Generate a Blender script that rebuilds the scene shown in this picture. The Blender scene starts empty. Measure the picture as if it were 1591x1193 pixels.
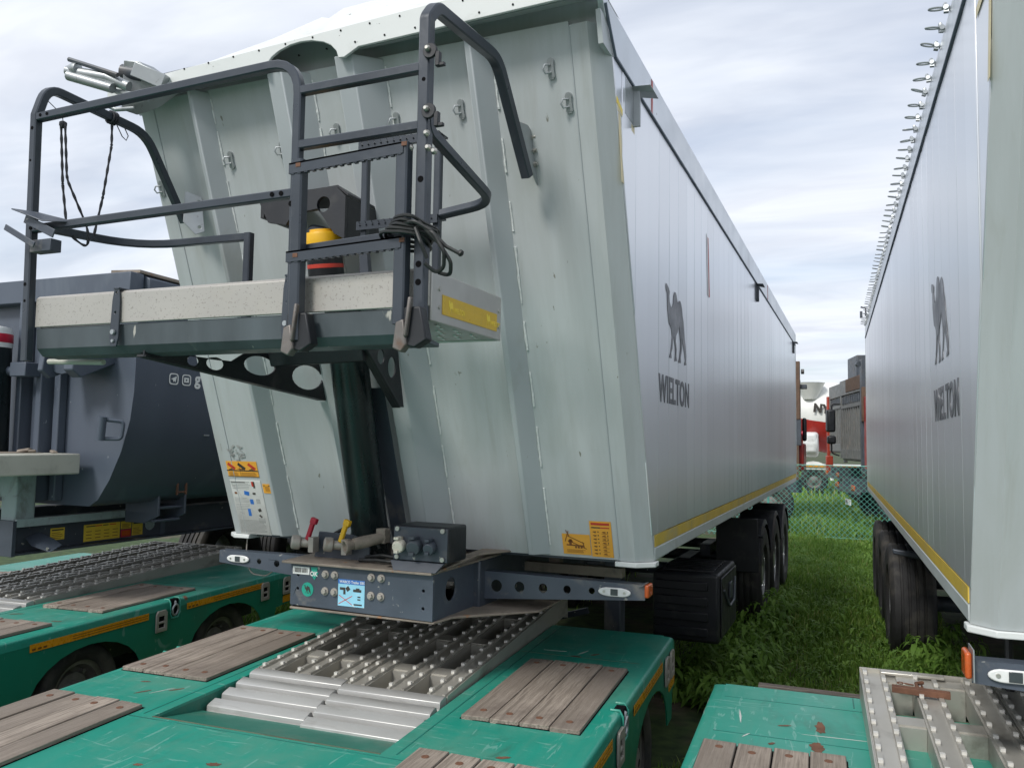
import bpy, bmesh, math, random
import numpy as np
from mathutils import Vector, Matrix
from mathutils.geometry import tessellate_polygon
random.seed(7); rng = np.random.default_rng(7)
R = math.radians
scene = bpy.context.scene
COL = scene.collection

# ------------------------------------------------------------------ camera
EYE = 1.9
cd = bpy.data.cameras.new('camera'); cam = bpy.data.objects.new('camera', cd); COL.objects.link(cam)
cd.sensor_width = 36; cd.lens = 1280.37/1591*36; cd.clip_start = .05; cd.clip_end = 2000
pi_, ya_, ro_ = 0.06885, 0.39823, 0.01597
fw = Vector((-math.sin(ya_)*math.cos(pi_), math.cos(ya_)*math.cos(pi_), math.sin(pi_)))
rt = Vector((math.cos(ya_), math.sin(ya_), 0)); up = rt.cross(fw)
r2 = math.cos(ro_)*rt+math.sin(ro_)*up; u2 = -math.sin(ro_)*rt+math.cos(ro_)*up
cam.matrix_world = Matrix(((r2.x, u2.x, -fw.x, 0), (r2.y, u2.y, -fw.y, 0), (r2.z, u2.z, -fw.z, EYE), (0, 0, 0, 1)))
scene.camera = cam

# ------------------------------------------------------------------ light
SUN_EL, SUN_AZ = R(43), R(196)          # azimuth of the sun, clockwise from +Y
world = bpy.data.worlds.new('World'); scene.world = world; world.use_nodes = True
nt = world.node_tree; nt.nodes.clear()
N = nt.nodes.new; L = nt.links.new
out = N('ShaderNodeOutputWorld'); bg = N('ShaderNodeBackground'); bg.inputs['Strength'].default_value = .1
sky = N('ShaderNodeTexSky'); sky.sky_type = 'NISHITA'; sky.sun_disc = False
sky.sun_elevation = SUN_EL; sky.sun_rotation = SUN_AZ; sky.dust_density = 2; sky.air_density = 1
tc = N('ShaderNodeTexCoord'); sep = N('ShaderNodeSeparateXYZ'); L(tc.outputs['Generated'], sep.inputs[0])
def math_(op, a, b=None, clamp=False):
    n = N('ShaderNodeMath'); n.operation = op; n.use_clamp = clamp
    for i, q in enumerate((a, b)):
        if q is None: continue
        if isinstance(q, (int, float)): n.inputs[i].default_value = q
        else: L(q, n.inputs[i])
    return n.outputs[0]
zz = math_('ADD', math_('ABSOLUTE', sep.outputs[2]), .16)
cmb = N('ShaderNodeCombineXYZ'); L(math_('DIVIDE', sep.outputs[0], zz), cmb.inputs[0]); L(math_('DIVIDE', sep.outputs[1], zz), cmb.inputs[1])
mp = N('ShaderNodeMapping'); mp.inputs['Rotation'].default_value = (0, 0, R(-35)); mp.inputs['Scale'].default_value = (.55, 1.5, 1); mp.inputs['Location'].default_value = (2.3, .7, 0)
L(cmb.outputs[0], mp.inputs[0])
n1 = N('ShaderNodeTexNoise'); n1.inputs['Scale'].default_value = 1.1; n1.inputs['Detail'].default_value = 6; n1.inputs['Roughness'].default_value = .52; n1.inputs['Distortion'].default_value = .35
L(mp.outputs[0], n1.inputs['Vector'])
n2 = N('ShaderNodeTexNoise'); n2.inputs['Scale'].default_value = 3.8; n2.inputs['Detail'].default_value = 5; n2.inputs['Roughness'].default_value = .5; n2.inputs['Distortion'].default_value = .5
L(mp.outputs[0], n2.inputs['Vector'])
cr = N('ShaderNodeValToRGB'); cr.color_ramp.elements[0].position = .30; cr.color_ramp.elements[0].color = (.42, .42, .42, 1)
cr.color_ramp.elements[1].position = .56; cr.color_ramp.elements[1].color = (1, 1, 1, 1); L(n1.outputs[0], cr.inputs[0])
cc = N('ShaderNodeValToRGB'); cc.color_ramp.elements[0].position = .36; cc.color_ramp.elements[0].color = (5.3, 5.6, 6.25, 1)
cc.color_ramp.elements[1].position = .62; cc.color_ramp.elements[1].color = (6.3, 6.6, 7.15, 1); L(n2.outputs[0], cc.inputs[0])
mx = N('ShaderNodeMix'); mx.data_type = 'RGBA'; L(cr.outputs[0], mx.inputs[0]); L(sky.outputs[0], mx.inputs[6]); L(cc.outputs[0], mx.inputs[7])
L(mx.outputs[2], bg.inputs[0]); L(bg.outputs[0], out.inputs[0])
sd = bpy.data.lights.new('sun', 'SUN'); sun = bpy.data.objects.new('sun', sd); COL.objects.link(sun)
sd.energy = 1.8; sd.angle = R(12); sd.color = (1, .965, .91)
sdir = Vector((math.sin(SUN_AZ)*math.cos(SUN_EL), math.cos(SUN_AZ)*math.cos(SUN_EL), math.sin(SUN_EL)))
sun.rotation_euler = sdir.to_track_quat('Z', 'Y').to_euler()
vs = scene.view_settings; vs.view_transform = 'Standard'; vs.look = 'None'; vs.exposure = .62; vs.gamma = 1; vs.use_curve_mapping = False

# ------------------------------------------------------------------ materials
MATS = {}
def mat(name, col, rough=.5, metal=0., var=.15, vscale=3., dirt=None, spots=None, bump=None, stretch=(1, 1, 1), spec=.5, grain=None, rvar=.1, objvar=0., aniso=0., scratch=None, coat=0., dirt2=None):
    """procedural Principled: base colour + broad noise variation, dirt patches, small spots, scratches, grain, fine relief"""
    m = bpy.data.materials.new(name); m.use_nodes = True; t = m.node_tree; b = t.nodes['Principled BSDF']
    nn = t.nodes.new; ll = t.links.new
    co = nn('ShaderNodeTexCoord'); ma = nn('ShaderNodeMapping'); ma.inputs['Scale'].default_value = stretch; ll(co.outputs['Object'], ma.inputs[0])
    def noise(scale, det=5, ro=.6, dist=0, vec=None):
        n = nn('ShaderNodeTexNoise'); n.inputs['Scale'].default_value = scale; n.inputs['Detail'].default_value = det
        n.inputs['Roughness'].default_value = ro; n.inputs['Distortion'].default_value = dist; ll(vec or ma.outputs[0], n.inputs['Vector']); return n.outputs[0]
    def ramp(src, a, b_, ca=0, cb=1):
        r = nn('ShaderNodeMapRange'); r.inputs[1].default_value = a; r.inputs[2].default_value = b_; r.inputs[3].default_value = ca; r.inputs[4].default_value = cb
        r.clamp = True; ll(src, r.inputs[0]); return r.outputs[0]
    def mix(f, a, b_):
        x = nn('ShaderNodeMix'); x.data_type = 'RGBA'
        if isinstance(f, float): x.inputs[0].default_value = f
        else: ll(f, x.inputs[0])
        for i, q in ((6, a), (7, b_)):
            if isinstance(q, tuple): x.inputs[i].default_value = (*q[:3], 1)
            else: ll(q, x.inputs[i])
        return x.outputs[2]
    c = mix(ramp(noise(vscale), .3, .7), tuple(q*(1-var) for q in col), tuple(min(1, q*(1+var)) for q in col))
    if objvar:
        oi = nn('ShaderNodeObjectInfo'); h = nn('ShaderNodeHueSaturation'); ll(ramp(oi.outputs['Random'], 0, 1, 1-objvar, 1+objvar), h.inputs['Value']); ll(c, h.inputs['Color']); c = h.outputs[0]
    if grain:
        gm = nn('ShaderNodeMapping'); gm.inputs['Scale'].default_value = grain[2]; ll(co.outputs['Object'], gm.inputs[0])
        c = mix(ramp(noise(grain[1], 6, .65, .3, gm.outputs[0]), .42, .62), c, grain[0])
    if dirt:
        c = mix(ramp(noise(dirt[2], 7, .62, .4), dirt[3], dirt[3]+.16, 0, dirt[1]), c, dirt[0])
    if dirt2:
        dm = nn('ShaderNodeMapping'); dm.inputs['Scale'].default_value = dirt2[4]; dm.inputs['Location'].default_value = (3.1, 1.7, .4); ll(co.outputs['Object'], dm.inputs[0])
        c = mix(ramp(noise(dirt2[2], 6, .68, .6, dm.outputs[0]), dirt2[3], dirt2[3]+.2, 0, dirt2[1]), c, dirt2[0])
    if scratch:
        for k, sc in enumerate(((1.2, 9, 1.2), (7, 1.0, 1))):
            sm = nn('ShaderNodeMapping'); sm.inputs['Scale'].default_value = sc; sm.inputs['Rotation'].default_value = (0, 0, .5+k*1.1); ll(co.outputs['Object'], sm.inputs[0])
            f = ramp(noise(scratch[1], 3, .5, 1.6, sm.outputs[0]), scratch[2], scratch[2]+.03, 0, .55)
            c = mix(f, c, scratch[0])
    if spots:
        f = ramp(noise(spots[1], 3, .55, .2), spots[2], spots[2]+.035)
        c = mix(f, c, spots[0])
    ll(c, b.inputs['Base Color'])
    ll(ramp(noise(vscale*2.3), .3, .7, max(.02, rough-rvar), min(1, rough+rvar)), b.inputs['Roughness'])
    b.inputs['Metallic'].default_value = metal; b.inputs['Specular IOR Level'].default_value = spec
    if coat: b.inputs['Coat Weight'].default_value = coat
    if aniso: b.inputs['Anisotropic'].default_value = aniso
    if bump:
        bp = nn('ShaderNodeBump'); bp.inputs['Strength'].default_value = bump[0]; bp.inputs['Distance'].default_value = .01
        bm_ = nn('ShaderNodeMapping'); bm_.inputs['Scale'].default_value = bump[2] if len(bump) > 2 else stretch; ll(co.outputs['Object'], bm_.inputs[0])
        ll(noise(bump[1], 6, .6, 0, bm_.outputs[0]), bp.inputs['Height']); ll(bp.outputs[0], b.inputs['Normal'])
    MATS[name] = m; return m
M = MATS
mat('body_paint', (.455, .488, .497), .42, 0, .06, 1.3, dirt=((.36, .385, .36), .5, 2.0, .54), spots=((.2, .2, .17), 26, .72), bump=(.05, 2.5), stretch=(1, 1, .22), rvar=.06, grain=((.425, .455, .458), 1.6, (8, 2, .3)), dirt2=((.33, .335, .30), .4, 2.4, .57, (7, 2, .16)))
mat('rib_paint', (.40, .435, .45), .42, 0, .06, 1.3, dirt=((.26, .265, .23), .6, 2.2, .56), spots=((.2, .2, .17), 30, .74), stretch=(1, 1, .4))
mat('hood_white', (.64, .665, .655), .45, 0, .04, 2, dirt=((.33, .34, .31), .75, 2.6, .585), spots=((.15, .15, .14), 22, .70), stretch=(1, 1.6, 1.6))
mat('weld', (.66, .69, .68), .5, 0, .15, 40, bump=(.5, 60))
mat('plank_alu', (.74, .76, .795), .28, .60, .012, .5, stretch=(1, 1, .3), rvar=.003, objvar=.05)
mat('flap_alu', (.62, .65, .68), .38, .55, .05, 2, dirt=((.4, .41, .42), .4, 1.4, .6), spots=((.2, .2, .2), 20, .73))
mat('seam_dark', (.12, .145, .19), .5, 0, .2, 4)
mat('rail_light', (.56, .60, .60), .42, .2, .06, 3, dirt=((.38, .37, .33), .5, 3, .58))
mat('rail_dark', (.040, .049, .062), .34, .15, .16, 4, dirt=((.10, .11, .115), .45, 5, .60), bump=(.06, 40), rvar=.07)
mat('chassis_dark', (.055, .066, .085), .42, .1, .18, 3, dirt=((.23, .21, .18), .75, 3.2, .56), spots=((.33, .32, .29), 22, .69), bump=(.08, 30))
mat('beam_grey', (.070, .086, .112), .42, .1, .18, 3, dirt=((.24, .22, .19), .8, 4.5, .575), spots=((.36, .36, .34), 16, .70), bump=(.08, 30))
mat('dusty_plate', (.26, .22, .18), .75, .1, .2, 5, dirt=((.13, .11, .095), .8, 6, .5), spots=((.30, .17, .10), 12, .66), bump=(.15, 40))
mat('black_plastic', (.011, .013, .017), .48, 0, .25, 4, dirt=((.07, .068, .062), .5, 5, .56), bump=(.06, 30))
mat('hole_black', (.004, .004, .005), .9, 0, .1, 3, spec=.1)
mat('cylinder_dark', (.010, .017, .019), .30, .1, .2, 3, dirt=((.028, .033, .033), .5, 3.5, .58), stretch=(1, 1, .5))
mat('alu_panel', (.42, .402, .37), .42, .35, .06, 3, spots=((.29, .272, .245), 120, .615), dirt=((.40, .38, .335), .6, 3.5, .54), rvar=.08)
mat('panel_lower', (.075, .092, .102), .42, .1, .25, 5, dirt=((.32, .32, .29), .6, 6, .60), spots=((.42, .41, .37), 18, .70), stretch=(1, 1, .35))
mat('alu_sheet', (.50, .49, .47), .45, .6, .06, 6)
mat('worn_steel', (.17, .155, .145), .5, .5, .2, 12, dirt=((.14, .085, .055), .8, 14, .52))
mat('galv', (.37, .395, .405), .40, .6, .1, 8, spots=((.30, .31, .31), 30, .66))
mat('zinc_bolt', (.50, .49, .45), .35, .8, .2, 20)
mat('yellow_paint', (.80, .46, .02), .38, 0, .1, 5, dirt=((.35, .22, .06), .5, 9, .6))
mat('yellow_tape', (.66, .42, .02), .35, 0, .06, 30)
mat('pale_tape', (.70, .60, .36), .5, 0, .06, 8)
mat('stripe_yellow', (.62, .44, .07), .5, 0, .08, 4, dirt=((.40, .36, .24), .6, 3, .52))
mat('tape_light', (.88, .66, .06), .4, 0, .05, 8)
mat('orange_reflector', (.62, .27, .012), .3, 0, .1, 20, dirt=((.3, .15, .03), .5, 8, .6))
mat('orange_dark', (.16, .065, .01), .4, 0, .15, 20)
mat('orange_lens', (.52, .10, .02), .22, 0, .15, 10, dirt=((.3, .12, .06), .4, 20, .55))
mat('sticker_orange', (.76, .37, .045), .45, 0, .05, 10)
mat('sticker_yellow', (.72, .52, .05), .45, 0, .06, 10)
mat('sticker_white', (.72, .73, .71), .45, 0, .04, 10)
mat('sticker_blue', (.30, .62, .78), .4, 0, .05, 20, spots=((.7, .72, .7), 40, .68))
mat('print_blue', (.03, .16, .52), .4); mat('print_dark', (.045, .04, .035), .5); mat('print_red', (.55, .05, .03), .45)
mat('print_brown', (.20, .075, .02), .5); mat('print_grey', (.36, .37, .36), .5); mat('print_green', (.02, .34, .25), .4)
mat('logo_grey', (.115, .12, .135), .38, .25, .05, 4, dirt=((.16, .165, .175), .5, 2, .55))
mat('tape_red', (.42, .06, .05), .45, 0, .1, 10); mat('tape_white', (.62, .64, .64), .45, 0, .1, 10)
mat('lens_clear', (.68, .69, .68), .2, 0, .1, 30); mat('lens_dark', (.05, .055, .06), .12, 0, .2, 20)
mat('cap_cream', (.66, .62, .52), .5, 0, .1, 30, spots=((.3, .24, .17), 50, .6))
mat('rubber', (.020, .020, .021), .72, 0, .25, 4, dirt=((.085, .078, .065), .7, 4, .5), bump=(.12, 30))
mat('cable_black', (.016, .018, .018), .5, 0, .2, 10, dirt=((.07, .066, .06), .6, 12, .55))
mat('rope_dark', (.028, .030, .036), .85, 0, .3, 60, bump=(.5, 120))
mat('rim_alu', (.52, .53, .53), .34, .75, .1, 6, dirt=((.22, .2, .17), .6, 4, .54))
mat('rim_dirty', (.20, .19, .18), .5, .4, .15, 6, dirt=((.10, .085, .07), .7, 5, .5))
mat('deck_green', (.014, .262, .192), .44, 0, .10, 1.4, dirt=((.095, .275, .205), .8, 1.7, .51), dirt2=((.035, .125, .09), .65, 2.6, .54, (2.2, .8, 1)), grain=((.036, .262, .195), 1.5, (7, .7, 1)), scratch=((.19, .40, .34), 3.6, .645), spots=((.20, .075, .035), 4.2, .735), bump=(.04, 6), rvar=.09)
mat('deck_seam', (.012, .15, .12), .5, 0, .3, 6); mat('rust_seam', (.10, .13, .085), .7, 0, .3, 6, dirt=((.15, .085, .05), .9, 7, .5))
mat('skirt_green', (.006, .175, .110), .40, 0, .1, 2, dirt=((.03, .12, .08), .6, 2.2, .55), scratch=((.16, .3, .25), 4, .70), bump=(.03, 8))
mat('trough_green', (.020, .17, .125), .45, 0, .12, 2, dirt=((.13, .17, .13), .7, 2, .52), bump=(.05, 10))
mat('rust', (.155, .072, .042), .8, 0, .3, 12, dirt=((.09, .045, .03), .7, 8, .5), bump=(.3, 50))
mat('wood', (.31, .262, .218), .74, 0, .16, 1.8, grain=((.19, .157, .128), 3.2, (26, 1.1, 26)), dirt=((.15, .12, .10), .75, 2.4, .53), spots=((.09, .075, .065), 7, .70), bump=(.6, 4, (40, 1.5, 40)), objvar=.28, rvar=.1)
mat('wood_dark', (.13, .11, .095), .8, 0, .2, 3, grain=((.05, .042, .036), 3.2, (1.5, 26, 26)), bump=(.5, 4, (1.5, 40, 40)))
mat('socket_grey', (.36, .335, .30), .5, .3, .1, 8, dirt=((.24, .16, .10), .7, 10, .58))
mat('ramp_alu', (.47, .455, .41), .42, .5, .08, 4, dirt=((.19, .175, .145), .75, 3.5, .53), stretch=(1, .5, 1), bump=(.05, 20))
mat('ramp_lip', (.50, .50, .485), .42, .45, .08, 4, dirt=((.24, .23, .205), .7, 5, .53), stretch=(.4, 2, 2))
mat('ramp_stud', (.66, .65, .61), .4, .3, .1, 20)
mat('dump_paint', (.075, .092, .122), .40, 0, .12, 1.5, dirt=((.155, .18, .21), .5, 2.2, .55), spots=((.30, .32, .34), 22, .735), stretch=(1, 1, .4), bump=(.03, 4))
mat('dump_side', (.026, .036, .046), .38, 0, .2, 1.5, dirt=((.06, .07, .07), .5, 2, .56))
mat('cream_paint', (.46, .46, .40), .5, 0, .08, 4, dirt=((.25, .24, .20), .7, 5, .54), spots=((.3, .16, .09), 10, .70))
mat('pale_green_grey', (.27, .34, .34), .5, 0, .1, 5, dirt=((.14, .15, .13), .8, 7, .52))
mat('label_red', (.46, .015, .04), .4)
mat('fence_green', (.13, .40, .34), .45, .2, .12, 6)
mat('red_cab', (.33, .024, .020), .35, 0, .15, 3, dirt=((.2, .05, .035), .5, 3, .57))
mat('orange_red', (.33, .045, .024), .4, 0, .12, 3)
mat('truck_grey', (.17, .175, .17), .5, .2, .15, 4, dirt=((.27, .24, .21), .6, 3, .52))
mat('truck_dark', (.055, .066, .08), .45, 0, .2, 4, dirt=((.12, .10, .085), .6, 3, .52))
mat('truck_rust', (.115, .07, .045), .8, 0, .3, 6, dirt=((.10, .07, .055), .7, 5, .5))
mat('mixer_white', (.72, .73, .70), .45, 0, .08, 2, dirt=((.45, .44, .40), .5, 2, .56))
mat('glass_dark', (.02, .025, .028), .08, 0, .1, 2)

# ------------------------------------------------------------------ mesh helpers
BASE = {}
def fillet(path, rad, n=6):
    P = [Vector(p) for p in path]; o = [P[0]]
    for i in range(1, len(P)-1):
        r = rad[i-1] if isinstance(rad, (list, tuple)) else rad
        a, b, c = P[i-1], P[i], P[i+1]; u = (a-b); w = (c-b); lu, lw = u.length, w.length; u.normalize(); w.normalize()
        ang = u.angle(w)
        if r <= 0 or ang > math.pi-.02: o.append(b); continue
        t = min(r/math.tan(ang/2), lu*.48, lw*.48); p0, p1 = b+u*t, b+w*t
        for k in range(n+1):
            s = k/n; o.append((1-s)**2*p0+2*s*(1-s)*b+s*s*p1)
    o.append(P[-1]); return o
SQ = lambda w, h, c=.12: [(w*(.5-c), -h*.5), (w*.5, -h*(.5-c)), (w*.5, h*(.5-c)), (w*(.5-c), h*.5), (-w*(.5-c), h*.5), (-w*.5, h*(.5-c)), (-w*.5, -h*(.5-c)), (-w*(.5-c), -h*.5)]
CI = lambda r, n=10: [(r*math.cos(2*math.pi*k/n), r*math.sin(2*math.pi*k/n)) for k in range(n)]
class MB:
    def __init__(s): s.v = []; s.f = []; s.m = []
    def add(s, V, F, mi=0):
        b = len(s.v); s.v += [tuple(q) for q in V]; s.f += [tuple(i+b for i in f) for f in F]; s.m += [mi]*len(F); return s
    def box(s, x0, x1, y0, y1, z0, z1, mi=0):
        V = [(x, y, z) for z in (z0, z1) for x, y in ((x0, y0), (x1, y0), (x1, y1), (x0, y1))]
        return s.add(V, [(3, 2, 1, 0), (4, 5, 6, 7), (0, 1, 5, 4), (1, 2, 6, 5), (2, 3, 7, 6), (3, 0, 4, 7)], mi)
    def obox(s, c, size, ax=None, ay=None, mi=0):
        """oriented box: centre, full sizes along ax, ay, ax x ay"""
        ax = Vector(ax or (1, 0, 0)).normalized(); ay = Vector(ay or (0, 1, 0)); ay = (ay-ax*ay.dot(ax)).normalized(); az = ax.cross(ay); c = Vector(c)
        V = [c+ax*(sx*size[0]/2)+ay*(sy*size[1]/2)+az*(sz*size[2]/2) for sz in (-1, 1) for sx, sy in ((-1, -1), (1, -1), (1, 1), (-1, 1))]
        return s.add(V, [(3, 2, 1, 0), (4, 5, 6, 7), (0, 1, 5, 4), (1, 2, 6, 5), (2, 3, 7, 6), (3, 0, 4, 7)], mi)
    def sweep(s, path, sec, upv=(0, 0, 1), caps=True, closed=False, mi=0, scale=None):
        P = [Vector(p) for p in path]; n = len(P); k = len(sec); upv = Vector(upv); V = []; prev = None
        for i in range(n):
            if closed: t = (P[(i+1) % n]-P[i-1])
            else: t = P[min(i+1, n-1)]-P[max(i-1, 0)]
            t.normalize()
            a = upv if prev is None else prev
            x = a-t*a.dot(t)
            if x.length < 1e-4: x = Vector((1, 0, 0))-t*t.x
            if x.length < 1e-4: x = Vector((0, 1, 0))
            x.normalize(); prev = x; y = t.cross(x)
            q = 1.
            if 0 < i < n-1 and not closed:
                d = (P[i]-P[i-1]).normalized().dot(t); q = 1/max(d, .6)
            sc = scale[i] if scale else 1
            for (u, w) in sec: V.append(P[i]+y*(u*sc)+x*(w*sc))
        F = []
        for i in range(n if closed else n-1):
            j = (i+1) % n
            for c in range(k):
                d = (c+1) % k; F.append((i*k+c, i*k+d, j*k+d, j*k+c))
        if caps and not closed: F += [tuple(range(k))[::-1], tuple((n-1)*k+c for c in range(k))]
        return s.add(V, F, mi)
    def tube(s, path, r, n=10, **k): return s.sweep(path, CI(r, n), **k)
    def sq(s, path, w, h=None, **k): return s.sweep(path, SQ(w, h or w), **k)
    def lathe(s, prof, o=(0, 0, 0), axis=(0, 0, 1), n=24, mi=0, cap=True):
        ax = Vector(axis).normalized(); x = ax.orthogonal().normalized(); y = ax.cross(x); o = Vector(o); V = []; F = []
        for (r, h) in prof:
            for k in range(n):
                a = 2*math.pi*k/n; V.append(o+ax*h+(x*math.cos(a)+y*math.sin(a))*r)
        for i in range(len(prof)-1):
            for k in range(n):
                d = (k+1) % n; F.append((i*n+k, i*n+d, (i+1)*n+d, (i+1)*n+k))
        if cap:
            F.append(tuple(range(n))[::-1]); F.append(tuple((len(prof)-1)*n+k for k in range(n)))
        return s.add(V, F, mi)
    def cyl(s, a, b, r, n=14, mi=0, r2=None):
        a = Vector(a); b = Vector(b); return s.lathe([(r, 0), (r if r2 is None else r2, (b-a).length)], a, b-a, n, mi)
    def plate(s, outer, holes, o, ax, ay, th, mi=0):
        """flat plate with holes: 2-D outline on axes ax, ay at origin o, thickness th along ax x ay"""
        ax = Vector(ax); ay = Vector(ay); az = ax.cross(ay).normalized(); o = Vector(o)
        loops = [outer]+list(holes); p3 = [[Vector((q[0], q[1], 0)) for q in l] for l in loops]
        tri = tessellate_polygon(p3); flat = [q for l in loops for q in l]; n = len(flat)
        V = [o+ax*q[0]+ay*q[1] for q in flat]+[o+ax*q[0]+ay*q[1]+az*th for q in flat]
        F = []
        for t in tri:
            a, b, c = (flat[i] for i in t); cr_ = (b[0]-a[0])*(c[1]-a[1])-(b[1]-a[1])*(c[0]-a[0])
            t = tuple(t) if cr_ > 0 else tuple(t)[::-1]
            F.append(t[::-1]); F.append(tuple(i+n for i in t))
        b = 0
        for li, l in enumerate(loops):
            k = len(l); area = sum(l[i][0]*l[(i+1) % k][1]-l[(i+1) % k][0]*l[i][1] for i in range(k))
            for i in range(k):
                j = (i+1) % k; q = (b+i, b+j, b+j+n, b+i+n)
                F.append(q if (area > 0) == (li == 0) else q[::-1])
            b += k
        return s.add(V, F, mi)
    def prism(s, pts, vec, mi=0):
        """closed 3-D polygon extruded by vec"""
        P = [Vector(p) for p in pts]; vec = Vector(vec); n = len(P)
        nrm = sum(((P[i]-P[0]).cross(P[(i+1) % n]-P[0]) for i in range(n)), Vector())
        if nrm.dot(vec) < 0: P = P[::-1]
        V = P+[p+vec for p in P]
        return s.add(V, [tuple(range(n))[::-1], tuple(range(n, 2*n))]+[(i, (i+1) % n, (i+1) % n+n, i+n) for i in range(n)], mi)
    def mesh(s, name, off=(0, 0, 0)):
        me = bpy.data.meshes.new(name); o = Vector(off)
        me.from_pydata([tuple(Vector(q)-o) for q in s.v], [], s.f); me.polygons.foreach_set('material_index', s.m)
        me.polygons.foreach_set('use_smooth', [True]*len(s.f)); me.set_sharp_from_angle(angle=R(38)); me.update(); return me
    def build(s, name, mats, parent=None, bevel=0., seg=2, off=None):
        me = s.mesh(name, off if off is not None else BASE.get(parent, (0, 0, 0)))
        return link(name, me, mats, parent, bevel, seg)
TINY = {'weld_seam', 'hood_rivet', 'rivet', 'screw', 'drill_hole', 'anti_slip_slot', 'print', 'strip_marking', 'rust_patch', 'plate_opening', 'mud_clod'}
def link(name, me, mats, parent=None, bevel=0., seg=2):
    if isinstance(mats, str): mats = [mats]
    if not me.materials:
        for q in mats: me.materials.append(M[q])
    o = bpy.data.objects.new(name, me); COL.objects.link(o)
    if name in TINY: o['kind'] = 'stuff'
    if parent is not None:
        o.parent = parent; BASE[o] = BASE.get(parent, (0, 0, 0))
    if bevel:
        b = o.modifiers.new('bevel', 'BEVEL'); b.width = bevel; b.segments = seg; b.limit_method = 'ANGLE'; b.angle_limit = R(40)
    return o
def share(name, me, parent, loc=(0, 0, 0), rot=None):
    o = bpy.data.objects.new(name, me); COL.objects.link(o); o.parent = parent; o.location = loc
    if rot: o.rotation_euler = rot
    return o
def tag(o, label=None, cat=None, group=None, kind=None):
    if label: o['label'] = label
    if cat: o['category'] = cat
    if group: o['group'] = group
    if kind: o['kind'] = kind
    return o
def empty(name, loc, label, cat, group=None, rot=(0, 0, 0), world_parts=False):
    o = bpy.data.objects.new(name, None); COL.objects.link(o); o.location = loc; o.rotation_euler = rot; o.empty_display_size = .2
    BASE[o] = tuple(loc) if world_parts else (0, 0, 0)
    return tag(o, label, cat, group)
def kids(o): return [c for c in bpy.data.objects if c.parent == o]
def copy_tree(o, parent):
    c = o.copy(); COL.objects.link(c); c.parent = parent
    for ch in kids(o): copy_tree(ch, c)
    return c
def text(name, s, size, parent, matrix, m, xs=1., bold=0., ext=.0008, align='LEFT'):
    cu = bpy.data.curves.new(name, 'FONT'); cu.body = s; cu.size = size; cu.offset = bold; cu.extrude = ext; cu.align_x = align; cu.resolution_u = 3; cu.space_character = 1.06
    tmp = bpy.data.objects.new('tmp', cu); COL.objects.link(tmp)
    dg = bpy.context.evaluated_depsgraph_get(); me = bpy.data.meshes.new_from_object(tmp.evaluated_get(dg)); bpy.data.objects.remove(tmp); bpy.data.curves.remove(cu)
    me.name = name; me.materials.clear(); me.materials.append(M[m])
    me.transform(Matrix.Diagonal((xs, 1, 1, 1))); me.transform(matrix)
    off = Vector(BASE.get(parent, (0, 0, 0))); me.transform(Matrix.Translation(-off))
    o = bpy.data.objects.new(name, me); COL.objects.link(o); o.parent = parent; BASE[o] = BASE.get(parent, (0, 0, 0)); return o
def frame(o, ax, ay):
    ax = Vector(ax).normalized(); ay = Vector(ay).normalized(); az = ax.cross(ay)
    return Matrix(((ax.x, ay.x, az.x, o[0]), (ax.y, ay.y, az.y, o[1]), (ax.z, ay.z, az.z, o[2]), (0, 0, 0, 1)))
def circ(cx, cy, r, n=20, sx=1.): return [(cx+sx*r*math.cos(2*math.pi*k/n), cy+r*math.sin(2*math.pi*k/n)) for k in range(n)]

# ------------------------------------------------------------------ ground
g = MB(); g.add([(-600, -60, 0), (600, -60, 0), (600, 900, 0), (-600, 900, 0)], [(0, 1, 2, 3)])
def ground_mat():
    m = bpy.data.materials.new('ground'); m.use_nodes = True; t = m.node_tree; b = t.nodes['Principled BSDF']; nn = t.nodes.new; ll = t.links.new
    co = nn('ShaderNodeTexCoord')
    def nz(sc, d=6):
        n = nn('ShaderNodeTexNoise'); n.inputs['Scale'].default_value = sc; n.inputs['Detail'].default_value = d; ll(co.outputs['Object'], n.inputs['Vector']); return n.outputs[0]
    def rmp(src, els):
        r = nn('ShaderNodeValToRGB'); r.color_ramp.elements[0].position = els[0][0]; r.color_ramp.elements[0].color = (*els[0][1], 1)
        r.color_ramp.elements[1].position = els[1][0]; r.color_ramp.elements[1].color = (*els[1][1], 1); ll(src, r.inputs[0]); return r.outputs[0]
    a = rmp(nz(9), [(.35, (.016, .035, .008)), (.65, (.05, .085, .02))]); c = rmp(nz(14), [(.3, (.05, .038, .025)), (.7, (.11, .085, .06))])
    f = rmp(nz(.9), [(.5, (0, 0, 0)), (.62, (1, 1, 1))]); x = nn('ShaderNodeMix'); x.data_type = 'RGBA'; ll(f, x.inputs[0]); ll(a, x.inputs[6]); ll(c, x.inputs[7]); ll(x.outputs[2], b.inputs['Base Color'])
    b.inputs['Roughness'].default_value = .95; bp = nn('ShaderNodeBump'); bp.inputs['Strength'].default_value = .7; ll(nz(30), bp.inputs['Height']); ll(bp.outputs[0], b.inputs['Normal'])
    M['ground'] = m
ground_mat()
tag(g.build('ground', 'ground'), kind='structure')

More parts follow.
